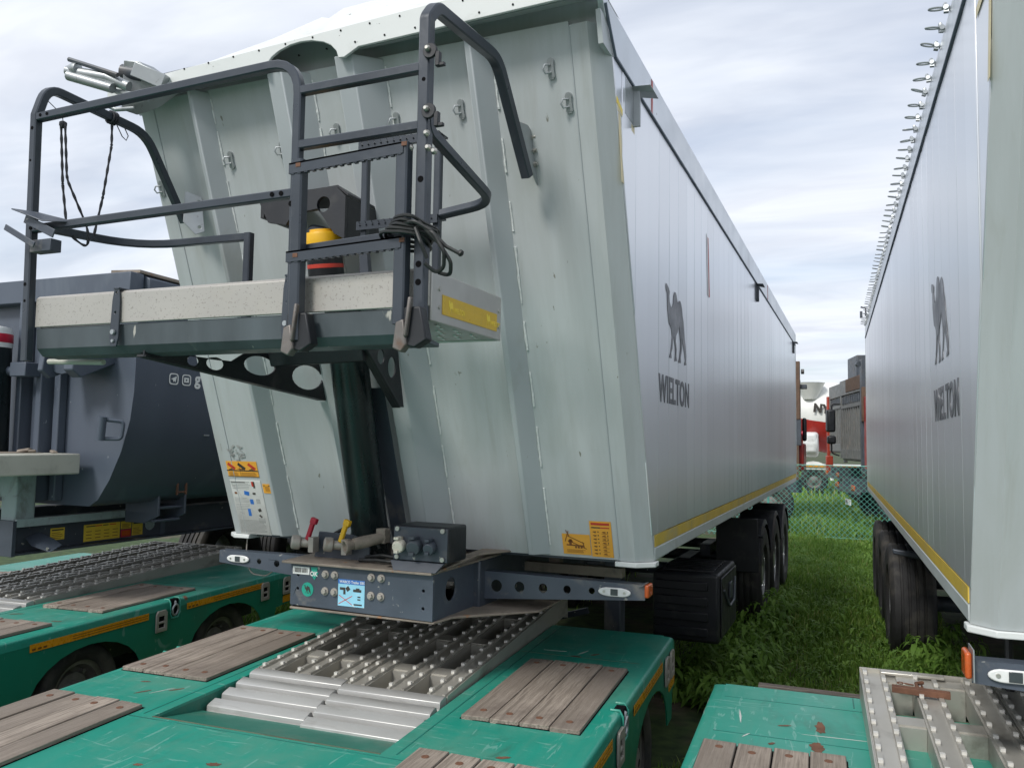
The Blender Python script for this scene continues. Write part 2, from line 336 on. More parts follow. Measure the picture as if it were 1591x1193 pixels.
# ------------------------------------------------------------------ wheels
def wheel_proto(r, w, rimr, rim_m, nb=10):
    """meshes in wheel frame: axis = +X outward, centre at origin"""
    t = MB(); hw = w/2
    prof = [(rimr, -hw*.8), (rimr+.03, -hw*.96), (r*.86, -hw), (r*.96, -hw*.93), (r, -hw*.8)]
    for k in range(4):
        x = -hw*.8+(k+1)*hw*1.6/5; prof += [(r, x-.012), (r-.016, x-.009), (r-.016, x+.009), (r, x+.012)]
    prof += [(r, hw*.8), (r*.96, hw*.93), (r*.86, hw), (rimr+.03, hw*.96), (rimr, hw*.8)]
    t.lathe(prof, axis=(1, 0, 0), n=40, cap=False); tm = t.mesh('tyre'); tm.materials.append(M['rubber'])
    q = MB(); e = hw*.8
    q.lathe([(rimr+.012, e+.006), (rimr+.012, e-.012), (rimr-.03, e-.02), (rimr-.05, e-.10), (rimr*.62, e-.13), (rimr*.58, e-.06), (rimr*.36, e-.05), (rimr*.34, e+.0), (.02, e+.01)], axis=(1, 0, 0), n=32, cap=False)
    for k in range(nb):
        a = 2*math.pi*k/nb; c = Vector((e-.13, math.cos(a)*rimr*.72, math.sin(a)*rimr*.72)); q.cyl(c, c+Vector((.06, 0, 0)), .016, 6)
    q.lathe([(rimr+.01, -e), (rimr-.02, 0), (rimr-.03, e-.02)], axis=(1, 0, 0), n=24, cap=False)
    q.lathe([(rimr-.05, e-.1), (.02, e-.14)], axis=(1, 0, 0), n=24, cap=False)
    qm = q.mesh('rim'); qm.materials.append(M[rim_m]); return tm, qm
W_BIG = wheel_proto(.53, .38, .30, 'rim_alu'); W_TRUCK = wheel_proto(.53, .34, .29, 'rim_dirty'); W_SMALL = wheel_proto(.315, .25, .205, 'rim_dirty', 8)
def wheel(parent, loc, W, flip=False):
    e = bpy.data.objects.new('wheel', None); COL.objects.link(e); e.parent = parent; e.location = loc
    if flip: e.rotation_euler = (0, 0, math.pi)
    share('tyre', W[0], e); share('rim', W[1], e); return e

# ------------------------------------------------------------------ tipper trailer body (local frame: centreline x=0, y=0 at the foot of the front wall, z=0 ground)
SL = .372; ZB = 1.337
def wy(z): return -SL*(z-ZB)
UPW = Vector((0, -SL, 1)).normalized()        # up along the slanted front wall
NW = Vector((0, -1, -SL)).normalized()        # outward normal of the front wall (towards the tractor)
CAMEL = [(215,415),(222,419),(231,434),(236,449),(234,472),(236,500),(242,523),(249,520),(253,497),(254,467),(259,440),(264,439),(269,452),(273,482),(277,490),(281,475),(286,472),(291,485),(295,510),(298,545),(303,580),(305,610),(308,660),(313,710),(316,760),(315,790),(317,806),(306,808),(308,794),(311,785),(307,745),(300,700),(294,662),(296,700),(294,735),(289,770),(291,798),(279,799),(281,786),(284,775),(288,730),(289,690),(285,640),(282,606),(275,640),(268,660),(266,690),(270,730),(269,765),(272,790),(261,793),(262,780),(264,765),(263,720),(259,690),(257,668),(253,690),(250,730),(244,755),(246,780),(233,777),(236,765),(241,750),(245,710),(248,670),(245,640),(241,625),(233,610),(228,570),(224,530),(223,490),(222,460),(217,450),(214,432)]
def side_wall(T, s, LEN, zs, zt, front, full=True):
    """planked side wall on side s (+1 right, -1 left); zs seam height, zt top"""
    X = s*1.275; yo = .072; n = int(round((LEN+.8)/.244)); pw = (LEN+.8)/n; y0 = -.83
    cache = {}
    for i in range(n):
        a, b = y0+i*pw+.0015, y0+(i+1)*pw-.0015
        zl = lambda y: max(1.46, ZB+(yo-y)/SL+.0)
        if zl(b) >= zs-.01: continue
        jit = rng.uniform(-.0032, .0032)
        if b < yo-.13*SL or a < yo:
            pts = [(a, zl(a)), (b, zl(b)), (b, zs), (a, zs)] if zl(a) < zs else [(yo-(zs-ZB)*SL, zs), (b, zl(b)), (b, zs)]
            if zl(b) <= 1.461 and zl(a) > 1.461: pts.insert(1, (min(b, yo+(ZB-1.46)*SL), 1.46))
            me = None
        else:
            pts = [(-pw/2+.0015, 1.46), (pw/2-.0015, 1.46), (pw/2-.0015, zs), (-pw/2+.0015, zs)]; me = cache.get('p')
        c = 0 if b < yo-.13*SL or a < yo else (a+b)/2
        if me is None:
            mb = MB(); mb.prism([(X, p[0], p[1]) for p in pts], (-s*.03, 0, 0)); me = mb.mesh('wall_plank'); me.materials.append(M['plank_alu'])
            if c: cache['p'] = me
        o = share('wall_plank', me, T, (0, c, 0)); o.rotation_euler = (0, 0, jit*2.2)
        if c: o.location.x = s*abs(jit)*.3; o.location = (X-(math.cos(jit*2.2)*X), c-math.sin(jit*2.2)*X, 0)
        bv = o.modifiers.new('bevel', 'BEVEL'); bv.width = .004; bv.segments = 2; bv.limit_method = 'ANGLE'
    mb = MB(); mb.prism([(X-s*.036, wy(zs)+.12, zs+.05), (X-s*.036, LEN-.02, zs+.05), (X-s*.036, LEN-.02, 1.40), (X-s*.036, .13, 1.40)], (-s*.004, 0, 0)); mb.build('wall_liner', 'seam_dark', T)
    mb = MB(); mb.box(*sorted((X+s*.0012, X-s*.05)), .076, LEN, ZB, 1.398); mb.build('bottom_rail', 'rail_light', T, .006)
    mb = MB(); mb.box(*sorted((X+s*.001, X-s*.03)), .078, LEN-.02, 1.401, 1.4565); mb.build('warning_stripe', 'stripe_yellow', T)
    # top flap above the dark seam, stepped down at the front
    mb = MB(); yf = wy(zt)+.02; mb.sq([(X+s*.004, wy(zs)+.10, zs+.006), (X+s*.004, LEN, zs+.006)], .010, .013, upv=(1, 0, 0)); mb.sq([(X+s*.005, wy(zs)+.10, zs+.006), (X+s*.005, wy(zs)-.0, zs+.10), (X+s*.005, wy(zt)+.02, zt-.04)], .010, .011, upv=(1, 0, 0)); mb.build('seam_strip', 'seam_dark', T)
    mb = MB(); mb.prism([(X, yf-.04, zt), (X, yf+.015, zt-.075), (X, wy(zs)+.02, zs+.10), (X, wy(zs)+.12, zs+.018), (X, LEN, zs+.018), (X, LEN, zt)], (-s*.028, 0, 0)); mb.build('side_flap', 'flap_alu', T, .004)
    mb = MB(); mb.prism([(X-s*.004, yf+.01, zt-.08), (X-s*.004, wy(zs)+.03, zs+.09), (X-s*.004, wy(zs)+.12, zs+.0), (X-s*.004, wy(zs)-.05, zs+.0), (X-s*.004, yf-.04, zt-.08)], (-s*.02, 0, 0)); mb.build('corner_gusset', 'body_paint', T)
    mb = MB(); mb.box(*sorted((X+s*.003, X-s*.09)), LEN-.0, LEN+.09, ZB+.05, zt+.0); mb.build('rear_post', 'rail_light', T, .01)
    # marks: camel emblem and lettering, tape, hooks
    def mark(name, polys, m, th=.0012):
        q = MB()
        for p in polys:
            q.plate([(a, b) for a, b in (p if s > 0 else [(-a, b) for a, b in p][::1])], [], (X+s*.0012, 0, 0), (0, s, 0), (0, 0, 1), th)
        return q.build(name, m, T)
    ya, yb, z0, z1 = .292, .848, 2.348, 2.726
    pts = []
    for (px, py) in CAMEL:
        u = (px-214)/(317-214); pts.append((ya+(yb-ya)*(u**1.13), z1-(py-415-u*38)/(808-415-38)*(z1-z0)))
    if s < 0: pts = [(ya+yb+.16-a, b-.04) for a, b in pts]
    mark('camel_emblem', [pts], 'logo_grey')
    if s > 0: text('lettering', 'WIELTON', .192, T, frame((X+.0015, .145, 2.112), (0, 1, 0), (0, 0, 1)), 'logo_grey', .885, .0045)
    else: text('lettering', 'WIELTON', .192, T, frame((X-.0015, .98, 2.06), (0, -1, 0), (0, 0, 1)), 'logo_grey', .885, .0045)
    mark('contour_tape', [[(wy(3.3)+.075, 3.31), (-.37, 3.305), (-.37, 3.275), (wy(3.3)+.085, 3.28)], [(wy(3.28)+.085, 3.275), (wy(3.28)+.12, 3.275), (wy(3.02)+.085, 3.0), (wy(3.02)+.05, 3.0)]], 'pale_tape')
    if s > 0: mark('contour_tape', [[(wy(3.31)+.068, 3.335), (wy(3.31)+.16, 3.31), (wy(3.3)+.16, 3.285), (wy(3.3)+.068, 3.309)]], 'tape_light', .002)
    if s > 0:
        mark('red_tape', [[(1.62, 2.88), (1.665, 2.88), (1.61, 3.27), (1.57, 3.27)]], 'tape_red'); mark('white_tape', [[(1.57, 2.88), (1.618, 2.88), (1.568, 3.27), (1.53, 3.285)]], 'tape_white')
        q = MB(); q.box(X+.0005, X+.002, -.045, -.015, 3.502, 3.668); q.box(X+.0005, X+.002, 5.52, 5.56, 3.502, 3.668); q.build('red_tape', 'tape_red', T)
        for y, sc in ((-.40, 1.), (4.42, .8), (9.30, .8)):
            q = MB(); q.box(X+.001, X+.035*sc, y, y+.012, 3.30, 3.475); q.prism([(X+.002, y-.02, 3.478), (X+.085*sc, y-.02, 3.474), (X+.10*sc, y+.0, 3.445), (X+.002, y+.0, 3.466)], (0, .08*sc, 0)); q.box(X+.0, X+.004, y-.14*sc, y, 3.31, 3.47)
            q.build('cover_hook', 'truck_dark' if sc < 1 else 'galv', T, .003)

def front_wall(T, detailed=True):
    """slanted front wall with chamfered corner posts"""
    def P(x, z, d=0): return (x, wy(z)-d, z)     # point on wall, d towards the tractor (horizontal)
    ztop = 3.60
    mb = MB()
    mb.prism([P(-1.12, ZB), P(1.12, ZB), P(1.12, ztop), P(-1.12, ztop)], (0, .03, 0)); mb.build('front_wall', 'body_paint', T)
    for s in (-1, 1):
        mb = MB(); c = [(1.123, 0), (1.200, -.006), (1.272, .070), (1.268, .42), (1.235, .42), (1.123, .03)]
        V = [(s*a, wy(z)+b, z) for z in (ZB-.004, 3.585) for a, b in c]; k = len(c)
        F = [(i, (i+1) % k, (i+1) % k+k, i+k) for i in range(k)]+[tuple(range(k))[::-1], tuple(range(k, 2*k))]
        mb.add(V, F if s > 0 else [f[::-1] for f in F]); mb.build('corner_post', 'body_paint', T)
        mb = MB(); mb.prism([(s*1.10, wy(ZB)-.012, ZB-.03), (s*1.205, wy(ZB)-.016, ZB-.03), (s*1.285, .05, ZB-.03), (s*1.285, .12, ZB-.03), (s*1.10, .12, ZB-.03)], (0, 0, .024)); mb.build('bottom_edge', 'hood_white', T, .004)
    return P

# ================================================================== main tipper trailer (right of the ladder platform)
O1 = Vector((-2.186, 3.9, 0))
T1 = empty('tipper_trailer', O1, 'grey-green tipper trailer with black ladder platform on its slanted front', 'tipper trailer', 'aluminium tipper trailers', world_parts=False)
P = front_wall(T1)
side_wall(T1, 1, 9.85, 3.48, 3.68, True)
mb = MB(); mb.prism([(-1.262, .12, ZB), (-1.262, 9.85, ZB), (-1.262, 9.85, 3.66), (-1.262, wy(3.6)+.12, 3.66)], (.03, 0, 0)); mb.build('left_side_wall', 'plank_alu', T1)
mb = MB(); mb.box(-1.17, 1.17, .06, 9.82, ZB-.02, ZB+.03); mb.build('body_floor', 'chassis_dark', T1)
mb = MB(); mb.box(-1.24, 1.24, 9.82, 9.88, ZB, 3.6); mb.build('tailgate', 'plank_alu', T1)
mb = MB()
for k in range(13):
    x0 = -1.25+k*2.5/13; x1 = x0+2.5/13; h = lambda x: 3.60+.14*(1-(x/1.25)**2)
    mb.add([(x0, -.55, h(x0)), (x1, -.55, h(x1)), (x1, 9.85, h(x1)), (x0, 9.85, h(x0))], [(0, 1, 2, 3)])
mb.build('tarpaulin', 'truck_dark', T1)
# pressed stiffener ribs of the front wall
def rib(x0, x1, x2, x3, h, z1=3.59, z0=ZB+.005, m='rib_paint'):
    c = [(x0, .002), (x1, -h), (x2, -h), (x3, .002)]; V = [(a, wy(z)+b, z) for z in (z0, z1) for a, b in c]
    mb = MB(); mb.add(V, [(0, 1, 5, 4), (1, 2, 6, 5), (2, 3, 7, 6), (3, 0, 4, 7), (3, 2, 1, 0), (4, 5, 6, 7)]); o = mb.build('stiffener_rib', m, T1, .004)
    # stitched weld beads along both feet
    w = MB()
    for xx in (x0-.004, x3+.004):
        z = z0+.05
        while z < z1-.1:
            l = random.uniform(.12, .3); e = min(z+l, z1-.03); n = max(3, int((e-z)/.018)); path = []
            for k in range(n+1):
                q = z+(e-z)*k/n; path.append((xx+random.uniform(-.0012, .0012), wy(q)-.002, q))
            w.sweep(path, CI(.0055, 5), scale=[random.uniform(.6, 1.35) for _ in path]); z = e+random.uniform(.02, .12)
    w.build('weld_seam', 'weld', o)
c = lambda x: x+2.186
rib(c(-3.035), c(-3.015), c(-2.995), c(-2.935), .07)
rib(c(-2.525), c(-2.505), c(-2.425), c(-2.33), .10)
rib(c(-2.15), c(-2.13), c(-2.04), c(-1.935), .10)
rib(c(-1.520), c(-1.508), c(-1.482), c(-1.415), .07)
mb = MB()
for x in (-1.121, 1.121): mb = MB(); mb.sq([(x, wy(ZB)-.0015, ZB), (x, wy(3.58)-.0015, 3.58)], .005, .004); mb.build('panel_seam', 'rib_paint', T1)
# lashing rings on the front wall
lr = MB(); lr.lathe([(.0125, -.005), (.0125, .004)], (0, 0, .022), (0, -1, 0), 10); lr.lathe([(.0125, -.005), (.0125, .004)], (0, 0, -.022), (0, -1, 0), 10); lr.obox((0, -.002, 0), (.02, .006, .055))
lr.tube([(-.001, -.006, .012), (-.016, -.018, .014), (-.022, -.022, .0), (-.016, -.018, -.014), (0, -.006, -.012)], .0035, 6)
lrm = lr.mesh('lashing_ring'); lrm.materials.append(M['galv'])
for x, z in ((-3.363, 3.192), (-2.879, 3.279), (-2.56, 3.287), (-2.235, 3.327), (-1.913, 3.333), (-1.586, 3.343), (-1.156, 3.44), (-1.093, 3.305)):
    o = share('lashing_ring', lrm, T1, (c(x), wy(z)-.004, z), (math.atan(SL)*1., 0, 0))
    if x > -1.2 and z > 3.4: o.scale = (.9, 1, .7)
    for k in (0,): o.scale = (1.25, 1.25, 1.25)
# white hood over the front
h0, h1 = -1.29, 1.275
def hz(x): return 3.555+.075*(x-h0)/(h1-h0)
mb = MB()                                                    # fascia with the cut-out arch for the cylinder
arch = [(c(-2.52), hz(c(-2.52)))]+[(c(-2.29)+.2*math.cos(math.pi-math.pi*k/10), hz(0)-.025+.105*math.sin(math.pi*k/10)) for k in range(11)]+[(c(-2.055), hz(.1)-.03), (c(-1.985), hz(.2)-.0)]
outl = [(h0, hz(h0))]+arch+[(h1, hz(h1)), (h1, hz(h1)+.12), (h0, hz(h0)+.085)]
mb.plate(outl, [], (0, -.95+.05*3.56, 0), (1, 0, 0), (0, -.05, 1), .014); mb.build('hood_fascia', 'hood_white', T1, .003)
mb = MB(); mb.prism([(h0, -.94, hz(h0)+.004), (c(-2.49), -.94, hz(c(-2.49))+.004), (c(-2.49), -.86, 3.62), (h0, -.86, 3.62)], (0, 0, .012)); mb.prism([(c(-2.03), -.94, hz(.15)+.004), (h1, -.94, hz(h1)+.004), (h1, -.86, 3.66), (c(-2.03), -.86, 3.64)], (0, 0, .012))
mb.prism([(-1.25, -.80, 3.56), (1.25, -.80, 3.56), (1.25, -.80, 3.69), (c(-1.6), -.80, 3.80), (c(-2.3), -.80, 3.83), (c(-2.6), -.80, 3.79), (-1.25, -.80, 3.66)], (0, .01, 0)); mb.build('hood_underside', 'body_paint', T1)
gz = [(h0, 3.66), (c(-2.93), 3.735), (c(-2.86), 3.765), (c(-2.58), 3.835), (c(-2.32), 3.885), (c(-2.28), 3.872), (c(-2.2), 3.905), (c(-1.6), 3.93), (c(-1.0), 3.80), (h1, 3.685)]
mb = MB()
for (xa, za), (xb, zb) in zip(gz[:-1], gz[1:]):
    mb.add([(xa, -.955, hz(xa)+.10+.0), (xb, -.955, hz(xb)+.10), (xb, -.78, zb), (xa, -.78, za), (xb, -.62, zb), (xa, -.62, za)], [(0, 1, 2, 3), (3, 2, 4, 5)])
mb.build('hood_panel', 'hood_white', T1)
rv = MB()
for k in range(34):
    x = h0+.06+k*.0745; zz0 = hz(x)+(.022 if k % 2 else .088); rv.lathe([(.0045, -.003), (.0045, .003)], (x, -.95+.05*(3.56-zz0)-.0142, zz0), (0, 1, 0), 6)
rv.build('hood_rivet', 'hole_black', T1)
# tarpaulin roller at the top left corner of the hood
mb = MB(); mb.tube([(c(-3.52), -1.16, 3.655), (c(-3.30), -1.12, 3.605), (c(-3.2), -1.08, 3.56)], .026, 10); mb.tube([(c(-3.50), -1.17, 3.625), (c(-3.26), -1.12, 3.545)], .024, 10)
mb.lathe([(.028, 0), (.03, .02), (.012, .06)], (c(-3.45), -1.16, 3.655), (-1, -.1, .2), 10)
mb.build('tarp_roller', 'galv', T1)
mb = MB(); mb.tube([(c(-3.49), -1.18, 3.70), (c(-3.22), -1.13, 3.60)], .011, 8); mb.tube([(c(-3.28), -1.05, 3.66), (c(-3.18), -1.02, 3.64)], .036, 12); mb.build('roller_crank', 'truck_dark', T1)
mb = MB(); mb.prism([(c(-3.245), -1.08, 3.70), (c(-3.17), -1.06, 3.69), (c(-3.06), -.97, 3.60), (c(-3.2), -.99, 3.52), (c(-3.28), -1.05, 3.47)], (.02, .08, 0)); mb.obox((c(-3.21), -1.06, 3.53), (.02, .06, .2), (.3, 0, 1), (0, 1, 0)); mb.obox((c(-3.14), -1.0, 3.63), (.16, .10, .07), (1, .5, -.45), (0, 1, 0))
mb.tube([(c(-3.36), -1.1, 3.50), (c(-3.28), -1.08, 3.46), (c(-3.2), -1.04, 3.47)], .012, 6); mb.build('roller_bracket', 'galv', T1, .004)

# ---- hydraulic cylinder, its cradle and yellow head
ca, cb = Vector((c(-2.27), -.27, 1.27)), Vector((c(-2.262), -.70, 2.80))
mb = MB(); d = (cb-ca).normalized(); Lc = (cb-ca).length
mb.lathe([(.03, 0), (.085, .005), (.092, .02), (.092, Lc*.78), (.086, Lc*.782), (.086, Lc*.9)], ca, d, 28); mb.lathe([(.097, 0), (.099, .01), (.099, .05), (.093, .06)], ca+d*.12, d, 28)
mb.build('hydraulic_cylinder', 'cylinder_dark', T1)
mb = MB(); mb.prism([(c(-2.25), wy(1.35)-.11, 1.35), (c(-2.155), wy(1.35)-.11, 1.35), (c(-2.155), wy(2.15)-.11, 2.15), (c(-2.25), wy(2.15)-.11, 2.15)], (0, .006, 0)); mb.build('shade_grime_strip', 'chassis_dark', T1)  # dark plate added to draw the rib's shade and grime beside the cylinder
yc = Vector((c(-2.235), -.82, 2.755)); ymb = MB(); ymb.lathe([(.06, -.02), (.084, -.01), (.087, .0), (.087, .065), (.083, .075), (.06, .078), (.058, .09), (.03, .092)], yc, (0, -.2, 1), 24); ymb.lathe([(.079, -.175), (.083, -.17), (.083, -.14), (.078, -.135)], yc, (0, -.2, 1), 20)
ymb.build('cylinder_head', 'yellow_paint', T1)
mb = MB(); mb.lathe([(.0815, -.085), (.0825, -.084), (.0825, -.068), (.0815, -.067)], yc, (0, -.2, 1), 20, cap=False); mb.build('warning_label', 'print_red', T1); mb = MB(); mb.lathe([(.07, -.16), (.081, -.14), (.081, -.035), (.076, -.03)], yc, (0, -.2, 1), 20); mb.build('cylinder_neck', 'black_plastic', T1)
mb = MB()
mb.plate([(-.26, .13), (-.20, .02), (-.10, .0), (-.06, .05), (.07, .055), (.10, .02), (.16, -.06), (.215, -.09), (.215, .1), (.16, .15), (-.05, .15)], [circ(.10, .075, .035, 16)], (c(-2.26), -.92, 2.85), (1, 0, 0), (0, 0, 1), .02)
mb.prism([(c(-2.5), -.92, 2.985), (c(-2.1), -.92, 3.0), (c(-2.045), -.92, 2.955), (c(-2.045), -.70, 2.955), (c(-2.1), -.70, 3.0), (c(-2.5), -.70, 2.985)], (0, 0, .012))
mb.box(c(-2.06), c(-2.044), -.92, -.66, 2.76, 2.95); mb.box(c(-2.52), c(-2.5), -.92, -.66, 2.9, 2.99)
mb.build('cylinder_cradle', 'black_plastic', T1, .006)
mb = MB(); mb.tube(fillet([(c(-2.32), -.84, 2.78), (c(-2.28), -.86, 2.85), (c(-2.2), -.85, 2.83), (c(-2.2), -.8, 2.76)], .03), .018, 8); mb.build('hydraulic_hose', 'chassis_dark', T1)

# ---- access platform
PY = 2.38-3.9                                     # platform front, local y
x0, x1, zt, zb = c(-3.168), c(-1.305), 2.472, 2.222
plat = MB(); plat.box(x0+.01, x1-.01, PY+.03, PY+.60, zt-.172, zt-.16); plat = plat.build('access_platform', 'alu_sheet', T1)
mb = MB(); pts = [(PY, zt-.012), (PY+.012, zt), (PY+.05, zt), (PY+.05, zt-.012), (PY+.006, zt-.016), (PY+.004, zt-.13), (PY-.002, zt-.132)]
mb.prism([(x0, a, b) for a, b in [(PY-.002, zt-.132), (PY-.002, zt-.012), (PY+.012, zt), (PY+.05, zt), (PY+.05, zt-.01), (PY+.012, zt-.01), (PY+.01, zt-.132)]], (x1-x0, 0, 0)); mb.build('front_panel', 'alu_panel', plat, .003)
mb = MB(); mb.prism([(x0, a, b) for a, b in [(PY+.006, zt-.135), (PY+.012, zb+.03), (PY+.04, zb), (PY+.12, zb-.006), (PY+.12, zb+.01), (PY+.05, zb+.018), (PY+.03, zb+.04), (PY+.024, zt-.135)]], (x1-.02-x0, 0, 0)); mb.build('lower_panel', 'panel_lower', plat, .003)
mb = MB(); mb.box(x1-.012, x1, PY+.02, PY+.60, zt-.178, zt-.004); mb.box(x1-.03, x1-.012, PY+.02, PY+.045, zt-.178, zt-.004); mb.build('end_panel', 'alu_sheet', plat, .004)
mb = MB(); mb.box(x0, x0+.012, PY+.02, PY+.60, zt-.178, zt-.06); mb.box(x0+.013, x1-.013, PY+.588, PY+.60, zt-.178, zt-.11); mb.build('end_panel', 'alu_sheet', plat, .004)
mb = MB(); mb.box(x1+.0005, x1+.002, PY+.095, PY+.555, zt-.146, zt-.078); tp = mb.build('yellow_tape', 'yellow_tape', plat)
for yy in (PY+.14, PY+.455):
    q = MB(); q.plate([(0, .04), (.008, .042), (.014, .03), (.022, .04), (.03, .036), (.036, .02), (.034, .0), (.03, .016), (.016, .014), (.014, -.002), (.01, .014), (.004, .02)], [], (x1+.0022, yy, zt-.132), (0, 1, 0), (0, 0, 1), .0006); q.build('emblem', 'tape_light', tp)
    text('lettering', 'WIELTON', .026, tp, frame((x1+.0022, yy+.042, zt-.128), (0, 1, 0), (0, 0, 1)), 'tape_light', .72, .0006, .0004)
mb = MB()
for yy in (PY+.075, PY+.575):
    for z_ in (zt-.062, zt-.125): mb.lathe([(.008, -.001), (.007, .004)], (x1, yy, z_), (1, 0, 0), 10)
mb.build('rivet', 'zinc_bolt', plat)
mb = MB()
for i in range(6):
    for j in range(9):
        xx = x1-.05-.07*j-.02*(i % 2); yy = PY+.16+.07*i
        mb.obox((xx, yy, zt-.174), (.010, .042, .005), (1, .2, 0), (-.2, 1, 0))
mb.build('anti_slip_slot', 'lens_clear', plat)
def strap(xx, dx=.0):
    mb = MB(); mb.plate([(-.012, 0), (.012, 0), (.02, -.05), (.024, -.20), (.016, -.235), (-.016, -.235), (-.024, -.20), (-.02, -.05)], [circ(0, -.02, .005, 8), circ(0, -.10, .005, 8)], (xx, PY-.012, zt+.008), (1, 0, 0), (0, .02, 1), -.007); mb.obox((xx, PY+.03, zt+.004), (.03, .09, .008))
    q = mb.build('panel_strap', 'rail_dark', plat, .002); w = MB(); w.lathe([(.011, 0), (.01, .008)], (xx, PY-.018, zt-.17), (0, -1, 0), 8); w.lathe([(.007, 0), (.006, .006)], (xx, PY-.018, zt-.205), (0, -1, 0), 8); w.build('bolt', 'galv', q)
strap(c(-2.700)); strap(c(-1.868))
mb = MB(); mb.tube([(c(-3.28), PY+.16, 2.215), (c(-2.95), PY+.16, 2.205)], .012, 8); mb.build('pull_rod', 'cream_paint', plat)
# gusset brackets under the platform
ey = lambda y: y-3.9
def gusset(pts, holes, xx, flange):
    mb = MB(); mb.plate([(ey(y), z) for y, z in pts], [[(ey(y+a*math.cos(t)), z+b*math.sin(t)) for t in [2*math.pi*k/20 for k in range(20)]] for y, z, a, b in holes], (xx, 0, 0), (0, 1, 0), (0, 0, 1), .008)
    (ya, za), (yb, zb_) = flange; mb.prism([(xx-.035, ey(ya), za), (xx+.012, ey(ya), za), (xx+.012, ey(yb), zb_), (xx-.035, ey(yb), zb_)], (0, .005, .010)); return mb.build('support_gusset', 'black_plastic', T1, .002)
gusset([(2.41, 2.235), (2.41, 2.207), (3.60, 2.095), (3.66, 2.095), (3.60, 2.335), (3.0, 2.29), (2.9, 2.235)], [(3.455, 2.205, .125, .062), (3.09, 2.232, .11, .045), (2.80, 2.215, .055, .028), (2.67, 2.215, .035, .022)], c(-2.59), ((2.41, 2.207), (3.60, 2.095)))
gusset([(3.10, 2.35), (3.13, 2.32), (3.45, 2.055), (3.50, 2.055), (3.42, 2.36)], [(3.38, 2.24, .035, .05), (3.28, 2.28, .03, .035)], c(-2.05), ((3.13, 2.32), (3.46, 2.05)))
mb = MB(); mb.prism([(c(-2.58), ey(3.12), 2.34), (c(-2.06), ey(3.12), 2.35), (c(-2.06), ey(3.16), 2.25), (c(-2.58), ey(3.16), 2.235)], (0, .03, 0)); mb.build('bracket_cross_bar', 'black_plastic', T1, .004)
# ---- handrail: left bay (y = platform front)
Y = PY-.012
def rail(name, path, rad=.12, w=.036, parent=T1, m='rail_dark', upv=(0, 0, 1), h=None):
    mb = MB(); mb.sweep(fillet(path, rad), SQ(w, h or w), upv=upv); return mb.build(name, m, parent, .0)
hr = rail('handrail', [(c(-3.192), Y, 2.20), (c(-3.215), Y, 3.25), (c(-3.2), Y+.03, 3.385), (c(-3.2), 2.93-3.9, 3.37), (c(-3.2), 3.205-3.9, 3.0)], [.02, .12, .17], upv=(1, 0, 0))
rail('rail_hoop', [(c(-3.195), Y-.0, 3.238), (c(-1.847), Y, 3.262), (c(-1.845), Y, 2.20)], [.13], parent=hr, w=.034, upv=(0, 1, 0))
rail('mid_rail', [(c(-3.205), Y, 2.757), (c(-1.86), Y, 2.772)], 0, parent=hr, w=.032, upv=(0, 1, 0))
rail('rear_rail', [(c(-3.20), Y+.02, 2.775), (c(-3.21), 2.93-3.9, 2.81), (c(-2.54), 2.93-3.9, 2.803)], [.26], parent=hr, w=.034)
rail('rear_post', [(c(-2.538), 2.93-3.9, 2.82), (c(-2.538), 2.93-3.9, 2.30)], 0, parent=hr, upv=(1, 0, 0))
mb = MB(); mb.plate([(-.02, .11), (.06, .085), (.075, -.09), (.03, -.11), (-.03, -.05)], [circ(.045, .06, .008, 8), circ(.05, -.07, .008, 8)], (c(-3.155), 3.19-3.9, 3.04), (.75, .66, 0), (0, -.05, 1), .007); mb.build('wall_bracket', 'galv', hr, .002)
mb = MB(); mb.obox((c(-3.08), Y-.06, 2.745), (.22, .006, .035), (1, -.1, -.42), (0, 1, 0)); mb.obox((c(-3.05), Y-.05, 2.66), (.12, .05, .05)); mb.prism([(c(-3.20), Y-.10, 2.815), (c(-3.04), Y-.08, 2.755), (c(-2.96), Y-.0, 2.765), (c(-3.15), Y-.02, 2.815)], (0, 0, .006)); mb.obox((c(-3.14), Y-.1, 2.70), (.2, .006, .025), (1, 0, -.5), (0, 1, 0)); mb.build('hook_plate', 'chassis_dark', hr, .002)
# ---- ladder bay
lad = rail('ladder', [(c(-1.328), Y, 2.215), (c(-1.328), Y, 3.32), (c(-1.318), Y+.035, 3.375), (c(-1.30), 2.88-3.9, 3.405), (c(-1.285), 3.185-3.9, 3.02)], [.03, .10, .13], w=.042, upv=(1, 0, 0))
for zz_ in (3.145, 2.944): rail('rung', [(c(-1.85), Y, zz_), (c(-1.33), Y, zz_+.005)], 0, parent=lad, w=.032, upv=(0, 1, 0))
rail('stile', [(c(-1.80), Y-.035, 2.235), (c(-1.806), Y-.035, 2.875)], 0, parent=lad, w=.044, upv=(1, 0, 0)); rail('stile', [(c(-1.383), Y-.035, 2.275), (c(-1.383), Y-.035, 2.882)], 0, parent=lad, w=.044, upv=(1, 0, 0))
def tread(z_, z2, name='step', yy=Y-.0425):
    mb = MB(); a, b = c(-1.835), c(-1.375); mb.prism([(a, yy-.018, z_+.018), (b, yy-.018, z2+.018), (b, yy-.018, z2-.02), (a, yy-.018, z_-.02)], (0, .012, 0)); mb.prism([(a, yy-.018, z_+.018), (b, yy-.018, z2+.018), (b, yy+.05, z2+.018), (a, yy+.05, z_+.018)], (0, 0, -.006))
    for k in range(16):
        t = (k+.5)/16; mb.obox((a+(b-a)*t, yy-.01, z_-.0205+(z2-z_)*t), (.014, .014, .006))
    return mb.build(name, 'rail_dark', lad)
tread(2.842, 2.862); tread(2.528, 2.545)
